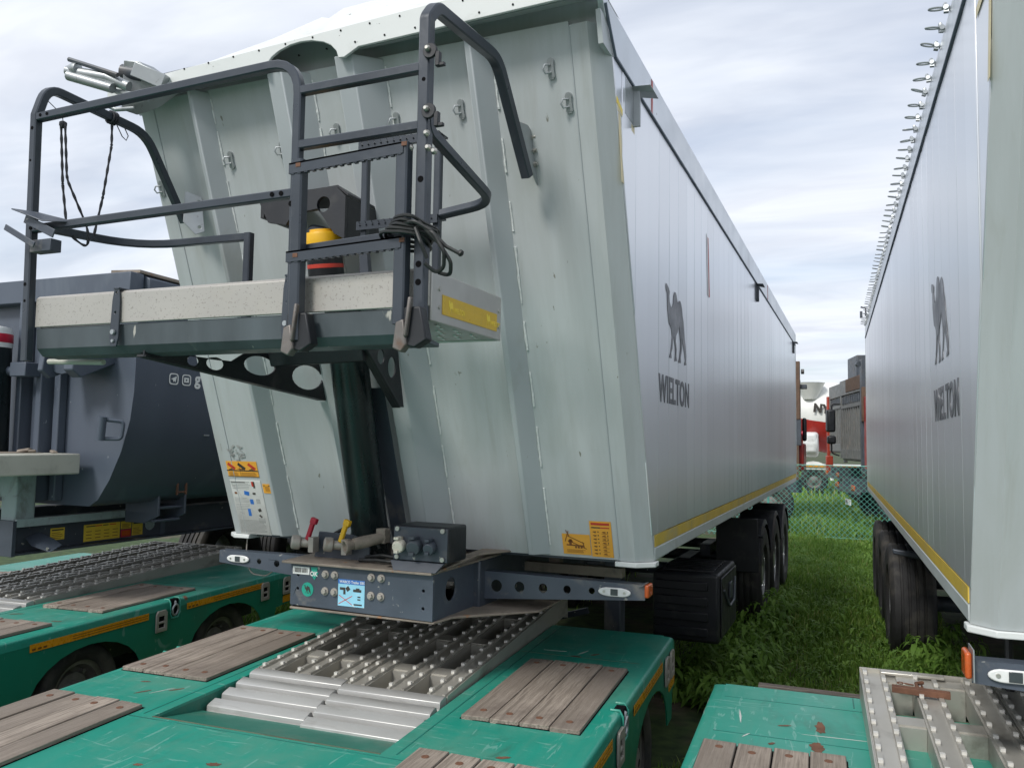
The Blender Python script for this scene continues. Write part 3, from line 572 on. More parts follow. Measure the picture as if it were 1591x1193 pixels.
rail('step', [(c(-1.80), Y+.0, 2.565), (c(-1.38), Y+.0, 2.585)], 0, parent=lad, w=.028, upv=(0, 1, 0))
mb = MB()
for (xa, z_) in ((-1.825, 2.85), (-1.40, 2.872), (-1.825, 2.53), (-1.40, 2.55)): mb.obox((c(xa)+.03, Y-.0612, z_), (.020, .002, .014))
mb.build('rust_patch', 'rust', lad)
# rear ladder frame behind the platform
yr = 2.93-3.9
rail('rear_stile', [(c(-1.92), yr, 2.50), (c(-1.925), yr, 3.15)], 0, parent=lad, w=.03, upv=(1, 0, 0))
rail('rear_stile', [(c(-1.575), yr, 2.50), (c(-1.575), yr, 3.15)], 0, parent=lad, w=.03, upv=(1, 0, 0))
for z_ in (3.15, 2.805):
    mb = MB(); mb.box(c(-1.945), c(-1.56), yr-.03, yr+.05, z_-.004, z_+.004); mb.box(c(-1.945), c(-1.56), yr-.032, yr-.026, z_-.03, z_+.006)
    for k in range(12): mb.obox((c(-1.93)+.031*k, yr-.034, z_-.004), (.006, .01, .02), (1, 0, .6), (0, 1, 0))
    mb.build('rear_step', 'rail_dark', lad)
rail('guard_hoop', [(c(-1.322), Y+.0, 3.02), (c(-1.32), Y+.02, 2.935), (c(-1.325), yr, 2.845), (c(-1.56), yr, 2.815)], [.03, .10], parent=lad, w=.034)
mb = MB(); mb.obox((c(-1.905), yr-.01, 2.62), (.04, .03, .25), (1, 0, .15), (0, 1, 0)); mb.build('rear_hinge', 'rail_dark', lad, .003)
mb = MB(); mb.plate([(-.075, .10), (.0, .11), (.10, .06), (.115, -.12), (.085, -.135), (.01, -.06)], [circ(.09, .05, .006, 8), circ(.1, -.1, .006, 8)], (c(-1.288), 3.19-3.9, 3.13), (.15, .99, 0), (0, -.15, 1), .008); w = mb.build('wall_bracket', 'galv', lad, .002)
mb = MB()
for k in range(3): mb = MB(); mb.lathe([(.013, 0), (.013, .008), (.008, .009), (.008, .02)], (c(-1.278), 3.215-3.9+.012*k, 3.20-.055*k), (1, -.15, 0), 8); mb.build('bolt', 'zinc_bolt', w)
for z_ in (3.19, 2.985):                                     # latches with bolts on the main stile
    mb = MB(); mb.lathe([(.026, 0), (.026, .012)], (c(-1.300), Y-.02, z_), (0, -1, 0), 14); mb.obox((c(-1.272), Y-.02, z_-.03), (.016, .02, .05)); mb.obox((c(-1.262), Y-.02, z_-.05), (.03, .015, .012)); q = mb.build('latch', 'black_plastic', lad, .002)
    w = MB(); w.lathe([(.011, 0), (.010, .008), (.006, .014)], (c(-1.305), Y-.032, z_+.006), (0, -1, 0), 8); w.build('bolt', 'zinc_bolt', q)
mb = MB()
for (xx, z_) in ((-1.305, 2.91), (-1.298, 2.86), (-1.275, 2.845), (-1.365, 2.868)): mb.lathe([(.012, 0), (.011, .008), (.006, .014)], (c(xx), Y-.026, z_), (0, -1, 0), 8)
mb.build('screw', 'zinc_bolt', lad)
mb = MB()                                                     # drilled holes seen dark in the tubes
for (xx, z_, r_) in ((-1.325, 3.10, .007), (-1.328, 2.76, .011), (-1.328, 2.475, .011), (-1.328, 2.415, .011), (-3.203, 2.52, .008), (-3.2, 2.45, .006), (-3.214, 3.19, .008), (-3.214, 3.05, .005), (-3.17, 3.24, .007), (-3.13, 3.24, .007), (-1.855, 2.87, .006), (-1.855, 2.73, .010), (-1.94, 2.772, .009), (-1.90, 2.772, .009), (-3.16, 2.757, .008), (-3.19, 2.757, .008), (-1.315, 2.30, .012)):
    mb.lathe([(r_, -.0005), (r_, .0006)], (c(xx), Y-.0215 if xx > -1.4 else Y-.0185, z_), (0, -1, 0), 12)
mb.build('drill_hole', 'hole_black', lad)
for xx in (-1.80, -1.352):                                    # fold-down feet of the ladder
    mb = MB(); mb.prism([(c(xx)-.03, Y-.05, 2.30), (c(xx)+.05, Y-.05, 2.30), (c(xx)+.075, Y-.05, 2.19), (c(xx)+.03, Y-.05, 2.165), (c(xx)-.03, Y-.05, 2.18)], (0, .045, 0)); mb.build('ladder_foot', 'black_plastic', lad, .005).location.z = .03
    mb = MB(); mb.prism([(c(xx)-.035, Y-.062, 2.225), (c(xx)-.005, Y-.062, 2.235), (c(xx)+.008, Y-.062, 2.15), (c(xx)-.012, Y-.062, 2.125), (c(xx)-.045, Y-.062, 2.14)], (0, .035, 0)); mb.obox((c(xx)+.012, Y-.06, 2.24), (.012, .02, .13), (1, 0, -.12), (0, 1, 0)); mb.build('ladder_latch', 'worn_steel', lad, .005).location.z = .055

# ---- coupling beam
mb = MB(); bx0, bx1, by, bz0, bz1 = -.395, .395, -.53, 1.075, 1.285
mb.plate([(-.395, bz0+.01), (.395, bz0), (.395, bz1), (-.395, bz1)], [circ(-.352, 1.23, .008, 8), circ(-.352, 1.165, .008, 8), circ(.345, 1.21, .008, 8), circ(.345, 1.13, .008, 8)], (0, by+.01, 0), (1, 0, 0), (0, 0, 1), .01)
for s in (-1, 1):
    mb.plate([(by+.012, bz0), (-.02, bz0-.01), (.2, bz0-.01), (.2, bz1), (by+.012, bz1)], [circ(-.35, 1.195, .055, 20, 1.0)] if s > 0 else [], (s*.395-(.01 if s > 0 else 0), 0, 0), (0, 1, 0), (0, 0, 1), .01)
mb.box(-.385, .385, by+.03, by+.04, bz0, bz1)
beam = mb.build('coupling_beam', 'beam_grey', T1, .003)
mb = MB(); mb.prism([(-.43, by-.03, bz1+.001), (.40, by-.03, bz1+.001), (.40, by+.30, bz1+.001), (.46, .1, bz1+.02), (-.43, .1, bz1+.02)], (0, 0, .012)); mb.prism([(.395, by+.0, bz1+.003), (.405, by, bz1+.003), (.46, by+.35, bz1+.05), (.62, .12, bz1+.055), (.395, .12, bz1+.055), (.395, by+.3, bz1+.045)], (0, 0, .01)); mb.build('top_plate', 'dusty_plate', beam, .003)
mb = MB(); mb.prism([(-.40, by+.005, bz0-.012), (.40, by+.005, bz0-.012), (.42, by+.15, bz0-.012), (.72, -.02, bz0-.02), (.72, .3, bz0-.02), (-.72, .3, bz0-.02), (-.72, -.02, bz0-.02), (-.42, by+.15, bz0-.012)], (0, 0, .011)); mb.build('coupling_plate', 'dusty_plate', beam, .003)
bm = MB(); bm.lathe([(.019, 0), (.019, .004), (.0135, .005), (.0135, .016), (.011, .018)], (0, 0, 0), (0, -1, 0), 6); bm.lathe([(.020, 0), (.020, .003)], (0, 0, 0), (0, -1, 0), 14); bm = bm.mesh('bolt'); bm.materials.append(M['socket_grey'])
for xx, z_ in ((-.19, 1.245), (-.19, 1.165), (-.137, 1.245), (-.137, 1.165), (.068, 1.25), (.068, 1.165), (.122, 1.25), (.122, 1.165)): share('bolt', bm, beam, (xx, by-.001, z_))
def sticker(parent, x, z, w, h, m, prints, name='sticker', y=by-.0012, slant=False):
    """a label lying on the front of the beam (or, slant, on the front wall) with printed marks"""
    if slant: o_ = Vector((x, wy(z)-.002, z)); ay = UPW
    else: o_ = Vector((x, y, z)); ay = Vector((0, 0, 1))
    mb = MB(); mb.plate([(0, 0), (w, 0), (w, h), (0, h)], [], o_, (1, 0, 0), ay, .0009 if not slant else .001); st = mb.build(name, m, parent)
    nrm = Vector((1, 0, 0)).cross(ay)
    by_m = {}
    for (px, pz, pw, ph, pm, *rot) in prints:
        q = by_m.setdefault(pm, MB()); a = rot[0] if rot else 0; cc_ = Vector((px+pw/2, pz+ph/2)); ca_, sa_ = math.cos(a), math.sin(a)
        q.plate([(cc_.x+ca_*u-sa_*v, cc_.y+sa_*u+ca_*v) for u, v in ((-pw/2, -ph/2), (pw/2, -ph/2), (pw/2, ph/2), (-pw/2, ph/2))], [], o_+nrm*.0015, (1, 0, 0), ay, .0004)
    for pm, q in by_m.items(): q.build('print', pm, st)
    return st, o_+nrm*.0022, ay
pr = [(.006+.0072*k, .008, random.choice((.003, .0045, .002)), .022, 'print_dark') for k in range(12)]
sticker(beam, -.382, 1.235, .098, .036, 'sticker_white', pr, 'barcode_label')
st, o_, ay = sticker(beam, -.115, 1.105, .148, .125, 'sticker_blue', [(0, .104, .148, .021, 'print_blue'), (.01, .075, .03, .012, 'print_dark'), (.045, .072, .02, .02, 'print_dark', .7), (.085, .07, .045, .012, 'print_dark'), (.10, .082, .02, .006, 'print_dark'), (.03, .055, .012, .022, 'print_dark'), (.0, .028, .085, .003, 'print_red', .5), (.0, .028, .085, .003, 'print_red', -.5), (.11, .045, .016, .006, 'print_dark'), (.11, .033, .016, .006, 'print_dark'), (.09, .008, .045, .007, 'print_dark')], 'brake_label')
text('lettering', 'WABCO Trailer EBS', .017, st, frame(o_+Vector((.008, 0, .1085)), (1, 0, 0), (0, 0, 1)), 'sticker_white', .9, .0004, .0003)
mb = MB(); mb.plate([(-.022, .03), (.018, .032), (.016, .008), (.024, .006), (.002, -.03), (-.018, -.008), (-.01, -.004)], [], (-.255, by-.0012, 1.243), (1, 0, 0), (0, 0, 1), .001); q = mb.build('inspection_sticker', 'print_green', beam); text('lettering', 'OK', .03, q, frame((-.279, by-.0024, 1.232), (1, 0, 0), (0, 0, 1)), 'sticker_white', .95, .001, .0003)
mb = MB(); mb.plate(circ(0, 0, .034, 24), [], (-.292, by-.0012, 1.165), (1, 0, 0), (0, 0, 1), .001); q = mb.build('camel_sticker', 'print_green', beam)
mb = MB(); cp = [((px-265)/103*.040, (py-610)/395*-.042) for px, py in CAMEL]; mb.plate(cp, [], (-.292, by-.0024, 1.165), (1, 0, 0), (0, 0, 1), .0005); mb.build('print', 'print_dark', q)
# socket box with three sockets
mb = MB(); mb.obox((.325, -.43, 1.42), (.285, .19, .165)); box = mb.build('socket_box', 'black_plastic', beam, .012, 3)
mb = MB(); mb.plate([(-.14, -.075), (.14, -.075), (.14, .075), (-.14, .075)], [], (.325, -.53, 1.42), (1, 0, 0), (0, 0, 1), .004); mb.prism([(.17, -.535, 1.34), (.45, -.535, 1.34), (.42, -.56, 1.298), (.2, -.56, 1.298)], (0, .02, 0)); mb.build('socket_plate', 'chassis_dark', box, .003)
for xx, m, r_ in ((.225, 'cap_cream', .030), (.305, 'truck_dark', .036), (.385, 'chassis_dark', .029)):
    mb = MB(); mb.lathe([(r_*.9, 0), (r_, .012), (r_, .035), (r_*.85, .045), (r_*.3, .047)], (xx, -.535, 1.415), (.12, -1, -.25), 16); mb.obox((xx, -.56, 1.415+r_), (r_*.8, .05, .012)); mb.obox((xx, -.575, 1.415-r_), (r_*.7, .02, .014)); mb.build('socket', m, box, .002)
mb = MB()
for sx in (-.118, .118):
    for sz in (-.062, .066): mb.lathe([(.011, 0), (.011, .008)], (.325+sx, -.536, 1.42+sz), (0, -1, 0), 10)
mb.build('screw', 'zinc_bolt', box)
# air couplings
mb = MB(); mb.prism([(-.355, -.40, 1.30), (-.03, -.40, 1.30), (-.03, -.40, 1.42), (-.33, -.40, 1.43)], (0, .012, 0)); mb.box(-.30, -.05, -.395, -.25, 1.30, 1.315); cpb = mb.build('coupling_bracket', 'chassis_dark', beam, .003)
for xx, m, nm in ((-.35, 'label_red', 'air_coupling'), (-.155, 'yellow_paint', 'air_coupling')):
    mb = MB(); mb.lathe([(.02, 0), (.034, .005), (.036, .02), (.034, .045), (.02, .05)], (xx-.05, -.45, 1.375), (-.8, -.6, .1), 16); mb.lathe([(.022, 0), (.024, .05), (.018, .09)], (xx-.06, -.45, 1.375), (1, .2, 0), 12); mb.obox((xx+.025, -.45, 1.37), (.03, .05, .075)); q = mb.build(nm, 'socket_grey', beam, .002)
    mb = MB(); mb.obox((xx+.01, -.46, 1.435), (.022, .02, .09), (1, 0, -.35), (0, 1, 0)); mb.obox((xx+.032, -.46, 1.487), (.035, .025, .03), (1, 0, -.35), (0, 1, 0)); mb.build('cover_tab', m, q, .004)
mb = MB(); mb.lathe([(.022, 0), (.024, .02), (.033, .03), (.034, .045), (.024, .047), (.02, .03), (.002, .03)], (-.045, -.52, 1.395), (-.5, -.8, -.15), 18); mb.lathe([(.028, 0), (.03, .05), (.025, .16)], (-.045, -.52, 1.395), (.62, .75, .18), 14); mb.obox((.045, -.40, 1.43), (.05, .05, .07)); mb.build('hydraulic_coupling', 'dusty_plate', beam, .002)
mb = MB()
for pth in ([(-.25, -.38, 1.42), (-.18, -.33, 1.47), (-.10, -.33, 1.46), (-.02, -.36, 1.33)], [(-.14, -.36, 1.42), (-.10, -.37, 1.485), (-.04, -.38, 1.46), (.0, -.36, 1.36)], [(-.06, -.44, 1.31), (.05, -.46, 1.32), (.14, -.45, 1.315), (.19, -.40, 1.35)], [(-.05, -.40, 1.32), (.06, -.43, 1.34), (.16, -.42, 1.33)]):
    mb.tube(fillet(pth, .05, 5), .009, 8)
mb.build('air_hose', 'cable_black', beam)
mb = MB()
for (xx, yy) in ((-.22, -.46), (.02, -.47), (.13, -.5)): mb.box(xx, xx+.12, yy, yy+.10, bz1+.0135, bz1+.0155)
mb.build('plate_opening', 'hole_black', beam)
# bumper arms with marker lights
for s in (-1, 1):
    xa, xb = (.395, 1.255) if s > 0 else (-.395, -1.285); hl = [circ(xa+s*(.10+.125*k), 1.172+.004*k, .030-.0035*k, 14) for k in range(6)]
    mb = MB(); ol = [(xa, 1.10), (xb, 1.165), (xb, 1.228), (xa, 1.235)]; ol = ol if s > 0 else ol[::-1]
    mb.plate(ol, hl, (0, -.035, 0), (1, 0, 0), (0, 0, 1), .006); a = sorted((xa, xb)); mb.prism([(xa, -.041, 1.235), (xb, -.041, 1.228), (xb, .03, 1.228), (xa, .03, 1.235)], (0, 0, .006)); arm = mb.build('bumper_arm', 'beam_grey', T1, .002)
    lx = xb-s*.145; mb = MB(); mb.prism([(lx+.055*math.cos(t)+(.025 if math.cos(t) > 0 else -.025), -.043, 1.193+.021*math.sin(t)) for t in [2*math.pi*k/20 for k in range(20)]], (0, -.012, 0)); ml = mb.build('marker_light', 'lens_clear', arm, .004)
    mb = MB(); mb.box(lx-.018, lx+.018, -.0575, -.054, 1.178, 1.208); mb.build('lens', 'lens_dark', ml, .002); mb = MB(); [mb.lathe([(.007, 0), (.006, .003)], (lx+q, -.0555, 1.193), (0, -1, 0), 8) for q in (-.05, .05)]; mb.build('screw', 'zinc_bolt', ml)
    if s > 0:
        mb = MB(); mb.box(xb+.001, xb+.022, -.06, .03, 1.178, 1.238); mb.build('side_lamp', 'orange_lens', arm, .008, 3); mb = MB(); mb.prism([(xb-.03, -.042, 1.226), (xb+.0, -.07, 1.24), (xb, .03, 1.24), (xb-.03, .03, 1.23)], (0, 0, -.004)); mb.build('lamp_bracket', 'galv', arm)
# stickers on the front wall
def lines(x0_, z0_, x1_, z1_, n, m, th=.0025, jit=.2): return [(x0_, z0_+(z1_-z0_)*k/max(1, n-1), (x1_-x0_)*random.uniform(1-jit, 1), th, m) for k in range(n)]
pr = [(.0, .385, .222, .006, 'print_dark'), (.0, .352, .222, .002, 'print_dark'), (.094, .352, .002, .09, 'print_brown')]
for k, m in enumerate(('print_red', 'print_dark', 'print_red')):
    pr += [(.012+.072*k, .405, .055, .018, m, -.62), (.008+.072*k, .397, .05, .003, 'print_brown', .4 if k != 1 else 0), (.02+.072*k, .393, .03, .004, 'print_dark')]
pr += lines(.012, .357, .08, .375, 4, 'print_brown', .0015)+lines(.10, .357, .21, .375, 4, 'print_brown', .0015)
sticker(T1, c(-3.352), 1.335, .222, .34, 'sticker_white', [], 'instruction_sheet', slant=True)
st = sticker(T1, c(-3.352), 1.671, .222, .095, 'sticker_orange', [(a, b-.35, *r_) for a, b, *r_ in pr], 'warning_sticker', slant=True)
pr = lines(.012, .285, .15, .325, 5, 'print_grey', .003)+lines(.012, .20, .12, .225, 4, 'print_grey', .002)+lines(.012, .155, .12, .185, 4, 'print_grey', .002)+lines(.012, .015, .20, .085, 10, 'print_grey', .0035, .1)
pr += [(.01, .322, .10, .004, 'print_dark'), (.155, .30, .014, .03, 'print_red'), (.165, .29, .012, .04, 'print_dark'), (.09, .245, .035, .024, 'print_blue', -.2), (.02, .25, .018, .012, 'print_brown'), (.15, .25, .02, .012, 'print_dark'), (.12, .19, .024, .03, 'print_blue'), (.165, .195, .026, .028, 'print_grey'), (.09, .115, .02, .045, 'print_blue'), (.165, .145, .022, .018, 'print_dark', .4), (.165, .11, .02, .012, 'print_dark', -.7), (.03, .13, .03, .003, 'print_grey', -.5), (.155, .075, .045, .03, 'print_grey')]
sticker(T1, c(-3.352)+.0005, 1.336, .221, .33, 'sticker_white', pr, 'instruction_sheet', slant=True)
sticker(T1, c(-3.120), 1.582, .068, .056, 'sticker_orange', lines(.015, .012, .05, .04, 5, 'print_brown', .002)+[(.04, .044, .024, .004, 'print_dark'), (.008, .042, .006, .007, 'print_dark')], 'warning_sticker', slant=True)
pr = [(.01+.004*k+random.uniform(0, .06), random.uniform(.0, .07), random.uniform(.004, .03), random.uniform(.003, .014), 'print_grey', random.uniform(-.8, .8)) for k in range(26)]+[(.0, .045, .006, .045, 'print_grey'), (.09, -.01, .03, .006, 'print_grey'), (.112, -.01, .006, .03, 'print_grey')]
sticker(T1, c(-3.36), 1.775, .0015, .0015, 'print_grey', pr, 'torn_label', slant=True)
pr = [(.03, .05, .095, .004, 'print_brown', -.42), (.02, .078, .095, .004, 'print_brown', -.42), (.027, .095, .004, .034, 'print_brown', .45), (.105, .037, .004, .032, 'print_brown', .2), (.02, .045, .09, .007, 'print_brown', -.02), (.022, .065, .004, .06, 'print_brown', -.35), (.03, .06, .022, .018, 'print_brown', .5), (.035, .05, .012, .03, 'print_brown'), (.062, .034, .01, .01, 'print_brown'), (.076, .034, .01, .01, 'print_brown'), (.09, .034, .01, .01, 'print_brown')]+lines(.02, .01, .12, .024, 4, 'print_brown', .0014)
sticker(T1, c(-1.345), 1.352, .142, .108, 'sticker_orange', pr, 'tipping_sticker', slant=True)
pr = [(.008, .168, .092, .012, 'print_red'), (.008, .152, .045, .006, 'print_dark'), (.054, .152, .045, .006, 'print_red')]
for k in range(7):
    z_ = .132-.019*k; pr += [(.014, z_, .018, .003, 'print_brown', .1), (.018, z_-.004, .012, .003, 'print_dark', -.2), (.038, z_-.002, .005, .006, 'print_dark'), (.060, z_, .018, .003, 'print_brown', .2), (.064, z_-.004, .014, .003, 'print_brown', -.2), (.058, z_-.009, .032, .0018, 'print_brown')]
    if k < 4: pr += [(.085, z_-.003, .005, .007, 'print_dark')]
sticker(T1, c(-1.199), 1.347, .108, .188, 'sticker_orange', pr, 'safety_sticker', slant=True)
mb = MB(); mb.tube(fillet([(c(-3.33), .03, 1.33), (c(-3.335), .03, 1.20), (c(-3.30), .03, 1.10), (c(-3.2), .05, 1.09), (c(-3.1), .1, 1.18)], .06, 6), .004, 6); mb.build('drain_wire', 'socket_grey', T1)
# ---- chassis, axles, boxes
def running_gear(T, s_vis, yax, fenders=True):
    mb = MB()
    for s in (-1, 1): mb.box(s*.36-.07, s*.36+.07, -.1, 9.7, 1.06, 1.30)
    for y in (.5, 2.0, 3.4, 4.6, 6.1, 8.6): mb.box(-.36, .36, y, y+.1, 1.10, 1.26)
    mb.build('chassis_rail', 'chassis_dark', T, .01)
    for y in yax:
        mb = MB(); mb.cyl((-.95, y, .50), (.95, y, .50), .07, 14); mb.box(-.5, -.38, y-.35, y+.3, .55, .68); mb.box(.38, .5, y-.35, y+.3, .55, .68); mb.build('axle', 'chassis_dark', T)
        wheel(T, (1.06, y, .50), W_BIG); wheel(T, (-1.06, y, .50), W_BIG, True)
        if fenders:
            for s in (-1, 1):
                mb = MB(); V = []; n = 14; r_ = .60
                for k in range(n+1):
                    a = R(20)+R(140)*k/n
                    for xx, rr in ((s*.84, r_), (s*1.24, r_), (s*1.255, r_-.05)): V.append((xx, y-rr*math.cos(a), .50+rr*math.sin(a)))
                F = [(3*k+j, 3*k+j+1, 3*k+j+4, 3*k+j+3) for k in range(n) for j in (0, 1)]; mb.add(V, F); mb.build('mudguard', 'black_plastic', T)
    for s in (-1, 1):
        mb = MB(); mb.box(s*.62-.06, s*.62+.06, 1.65, 1.77, .22, 1.25); mb.box(s*.62-.14, s*.62+.14, 1.6, 1.82, .16, .22); mb.build('landing_leg', 'chassis_dark', T, .01)
    mb = MB(); mb.tube([(-.55, 1.71, .9), (.55, 1.71, .9)], .02, 8); mb.obox((0, 1.71, .6), (.9, .03, .04), (1, 0, .3), (0, 1, 0)); mb.build('leg_brace', 'chassis_dark', T)
running_gear(T1, 1, (5.45, 6.76, 8.07))
mb = MB(); mb.box(.83, 1.25, 4.76, 4.78, .62, 1.16); mb.build('mud_panel', 'black_plastic', T1, .01)
mb = MB(); mb.box(.72, 1.22, 2.42, 3.28, .42, .93); tb = mb.build('tool_box', 'black_plastic', T1, .025, 3)
for k in range(4): mb = MB(); mb.box(.74, 1.14, 2.395, 2.42, .47+.112*k, .535+.112*k); mb.build('moulded_rib', 'black_plastic', tb, .006)
for k in range(7): mb = MB(); mb.box(.78, 1.16, 2.5+.1*k, 2.545+.1*k, .928, .945); mb.build('moulded_rib', 'black_plastic', tb, .004)
mb = MB(); mb.prism([(1.222, 2.46, .46), (1.222, 3.24, .46), (1.222, 3.24, .90), (1.222, 2.46, .90)], (.012, 0, 0)); mb.build('box_door', 'black_plastic', tb, .008); mb = MB(); mb.tube(fillet([(1.235, 2.55, .80), (1.25, 2.75, .65), (1.25, 3.0, .66), (1.235, 3.15, .82)], .1), .012, 6); mb.box(1.236, 1.25, 2.8, 2.92, .70, .82); mb.build('box_latch', 'truck_dark', tb, .004)
mb = MB(); mb.tube([(1.05, 5.0, .96), (1.27, 5.0, .96)], .018, 8); mb.build('mudguard_stay', 'black_plastic', T1)
mb = MB(); mb.box(.56, .62, .55, .62, 1.18, 1.335); mb.box(.3, 1.0, .5, .56, 1.17, 1.22); mb.build('cross_lamp', 'dusty_plate', T1)

# ================================================================== ropes and cable (hang loose)
def rope(path, r=.0055, label='', name='rope'):
    o_ = Vector(path[0]); mb = MB(); sm = fillet(path, .15, 8); P_ = []
    for a, b in zip(sm[:-1], sm[1:]):
        n = max(1, int((b-a).length/.012)); P_ += [a.lerp(b, k/n) for k in range(n)]
    P_.append(sm[-1]); mb.sweep(P_, CI(r, 7), scale=[1+.22*math.sin(i*1.3) for i in range(len(P_))])
    return mb, o_
mb, o_ = rope([(-3.235, 2.50, 3.27), (-3.23, 2.52, 3.0), (-3.21, 2.54, 2.78), (-3.15, 2.6, 2.72), (-3.13, 2.58, 2.80), (-3.205, 2.52, 3.02), (-3.21, 2.50, 3.27)])
mb.lathe([(.008, 0), (.016, .01), (.016, .025), (.008, .03)], (-3.222, 2.50, 3.245), (0, 0, 1), 8); mb.tube([(-3.222, 2.5, 3.27), (-3.218, 2.49, 3.30), (-3.22, 2.42, 3.335)], .002, 5)
o = mb.build('rope', 'rope_dark', off=(-3.22, 2.5, 3.3)); o.location = (-3.22, 2.5, 3.3); tag(o, 'knotted dark rope in a long double loop near the left handrail post', 'rope')
mb, o_ = rope([(-3.2, 2.735, 3.35), (-3.19, 2.73, 3.24), (-3.17, 2.68, 2.98), (-3.19, 2.66, 2.80)])
for k in range(3): mb.tube([(-3.2+.028*math.cos(t), 2.735-.012+.012*k, 3.375+.028*math.sin(t)) for t in [2*math.pi*j/12 for j in range(12)]], .005, 6, closed=True)
mb.tube([(-3.175, 2.74, 3.34), (-3.16, 2.76, 3.29), (-3.15, 2.775, 3.275), (-3.15, 2.785, 3.30), (-3.17, 2.78, 3.34)], .0025, 5)
o = mb.build('rope', 'rope_dark', off=(-3.2, 2.73, 3.35)); o.location = (-3.2, 2.73, 3.35); tag(o, 'single dark rope tied round the sloping left handrail arm', 'rope')
mb = MB()
for k in range(5):
    pts = []; r_ = .052+.006*k
    for j in range(14):
        t = 2*math.pi*j/14; pts.append((-1.345+r_*1.25*math.cos(t)-.01*k+.012*math.sin(3*t+k), Y+3.9+.0+.075*math.sin(t)-.01, 2.605-.012*k+.025*math.cos(t+.8)-.028*math.cos(t)))
    mb.tube(fillet(pts+[pts[0]], .05, 2), .0062, 7)
for pth in ([(-1.38, 2.30, 2.60), (-1.31, 2.28, 2.60), (-1.26, 2.30, 2.57), (-1.215, 2.32, 2.52), (-1.17, 2.33, 2.495)], [(-1.30, 2.30, 2.59), (-1.25, 2.30, 2.56), (-1.215, 2.31, 2.50), (-1.225, 2.33, 2.45), (-1.26, 2.34, 2.44), (-1.29, 2.32, 2.47)], [(-1.31, 2.29, 2.58), (-1.285, 2.28, 2.53), (-1.27, 2.30, 2.48)], [(-1.3, 2.29, 2.60), (-1.235, 2.31, 2.53), (-1.20, 2.33, 2.47), (-1.215, 2.36, 2.43), (-1.26, 2.36, 2.445)]):
    mb.tube(fillet(pth, .03, 5), .0066, 7)
mb.lathe([(.008, 0), (.011, .004), (.011, .012), (.006, .016)], (-1.172, 2.33, 2.50), (.7, 0, -.5), 8)
o = mb.build('coiled_cable', 'cable_black', off=(-1.33, 2.33, 2.55)); o.location = (-1.33, 2.33, 2.55); tag(o, 'coiled black cable looped round the foot of the ladder', 'cable')

# ================================================================== second tipper trailer at the right edge
yaw2 = .026
T2 = empty('tipper_trailer', (.345+1.275*math.cos(yaw2)+.002, 3.22+1.275*math.sin(yaw2), -.037), 'grey tipper trailer at the right edge with cover loops along its top', 'tipper trailer', 'aluminium tipper trailers', rot=(0, 0, yaw2))
front_wall(T2)
side_wall(T2, -1, 9.2, 3.44, 3.61, True)
mb = MB(); mb.prism([(1.275, .05, ZB), (1.275, 9.2, ZB), (1.275, 9.2, 3.6), (1.275, wy(3.6)+.05, 3.6)], (-.03, 0, 0)); mb.build('right_side_wall', 'plank_alu', T2)
mb = MB(); mb.box(-1.17, 1.17, .06, 9.16, ZB-.02, ZB+.03); mb.build('body_floor', 'chassis_dark', T2)
mb = MB(); mb.box(-1.24, 1.24, 9.17, 9.23, ZB, 3.55); mb.build('tailgate', 'plank_alu', T2)
mb = MB(); mb.box(-1.23, 1.23, -.7, 9.2, 3.58, 3.6); mb.build('tarpaulin', 'truck_dark', T2)
mb = MB(); mb.box(-1.29, 1.29, -.95, -.80, 3.55, 3.68); mb.build('hood_fascia', 'hood_white', T2, .01)
# cover loops standing out of the top edge
lp = MB(); el = lambda cx_, rx, ry: [(cx_*.72+rx*.70*math.cos(t), ry*.62*math.sin(t), 0) for t in [2*math.pi*k/14 for k in range(14)]]
lp.tube(el(-.062, .048, .020), .0048, 6, closed=True); lp.tube(el(.058, .048, .020), .0048, 6, closed=True); lp.lathe([(.012, -.016), (.016, -.008), (.016, .008), (.011, .016)], (0, 0, 0), (.2, 1, 0), 10); lp.lathe([(.010, 0), (.011, .012), (.007, .02)], (-.008, -.004, .004), (0, 0, 1), 8); lp.obox((.0, 0, -.012), (.022, .02, .02))
lpm = lp.mesh('cover_loop'); lpm.materials.append(M['galv'])
for k in range(58):
    y = -.26+.162*k
    if y < 9.1: share('cover_loop', lpm, T2, (-1.285, y, 3.615 if y < 8 else 3.6), (random.uniform(-.12, .12), .12+random.uniform(-.16, .16), random.uniform(-.3, .3))).scale = (.8, .8, .8)
mb = MB(); mb.tube([(-1.30, 8.3, 3.62), (-1.30, 8.3, 3.72), (-1.36, 8.3, 3.74)], .012, 6); mb.box(-1.37, -1.34, 8.27, 8.33, 3.6, 3.68); mb.build('cover_hook', 'truck_dark', T2)
mb = MB(); mb.box(-1.292, -1.276, -.33, -.27, 3.40, 3.52); mb.build('cover_hook', 'truck_dark', T2, .003)
running_gear(T2, -1, (5.45, 6.76, 8.07), False)
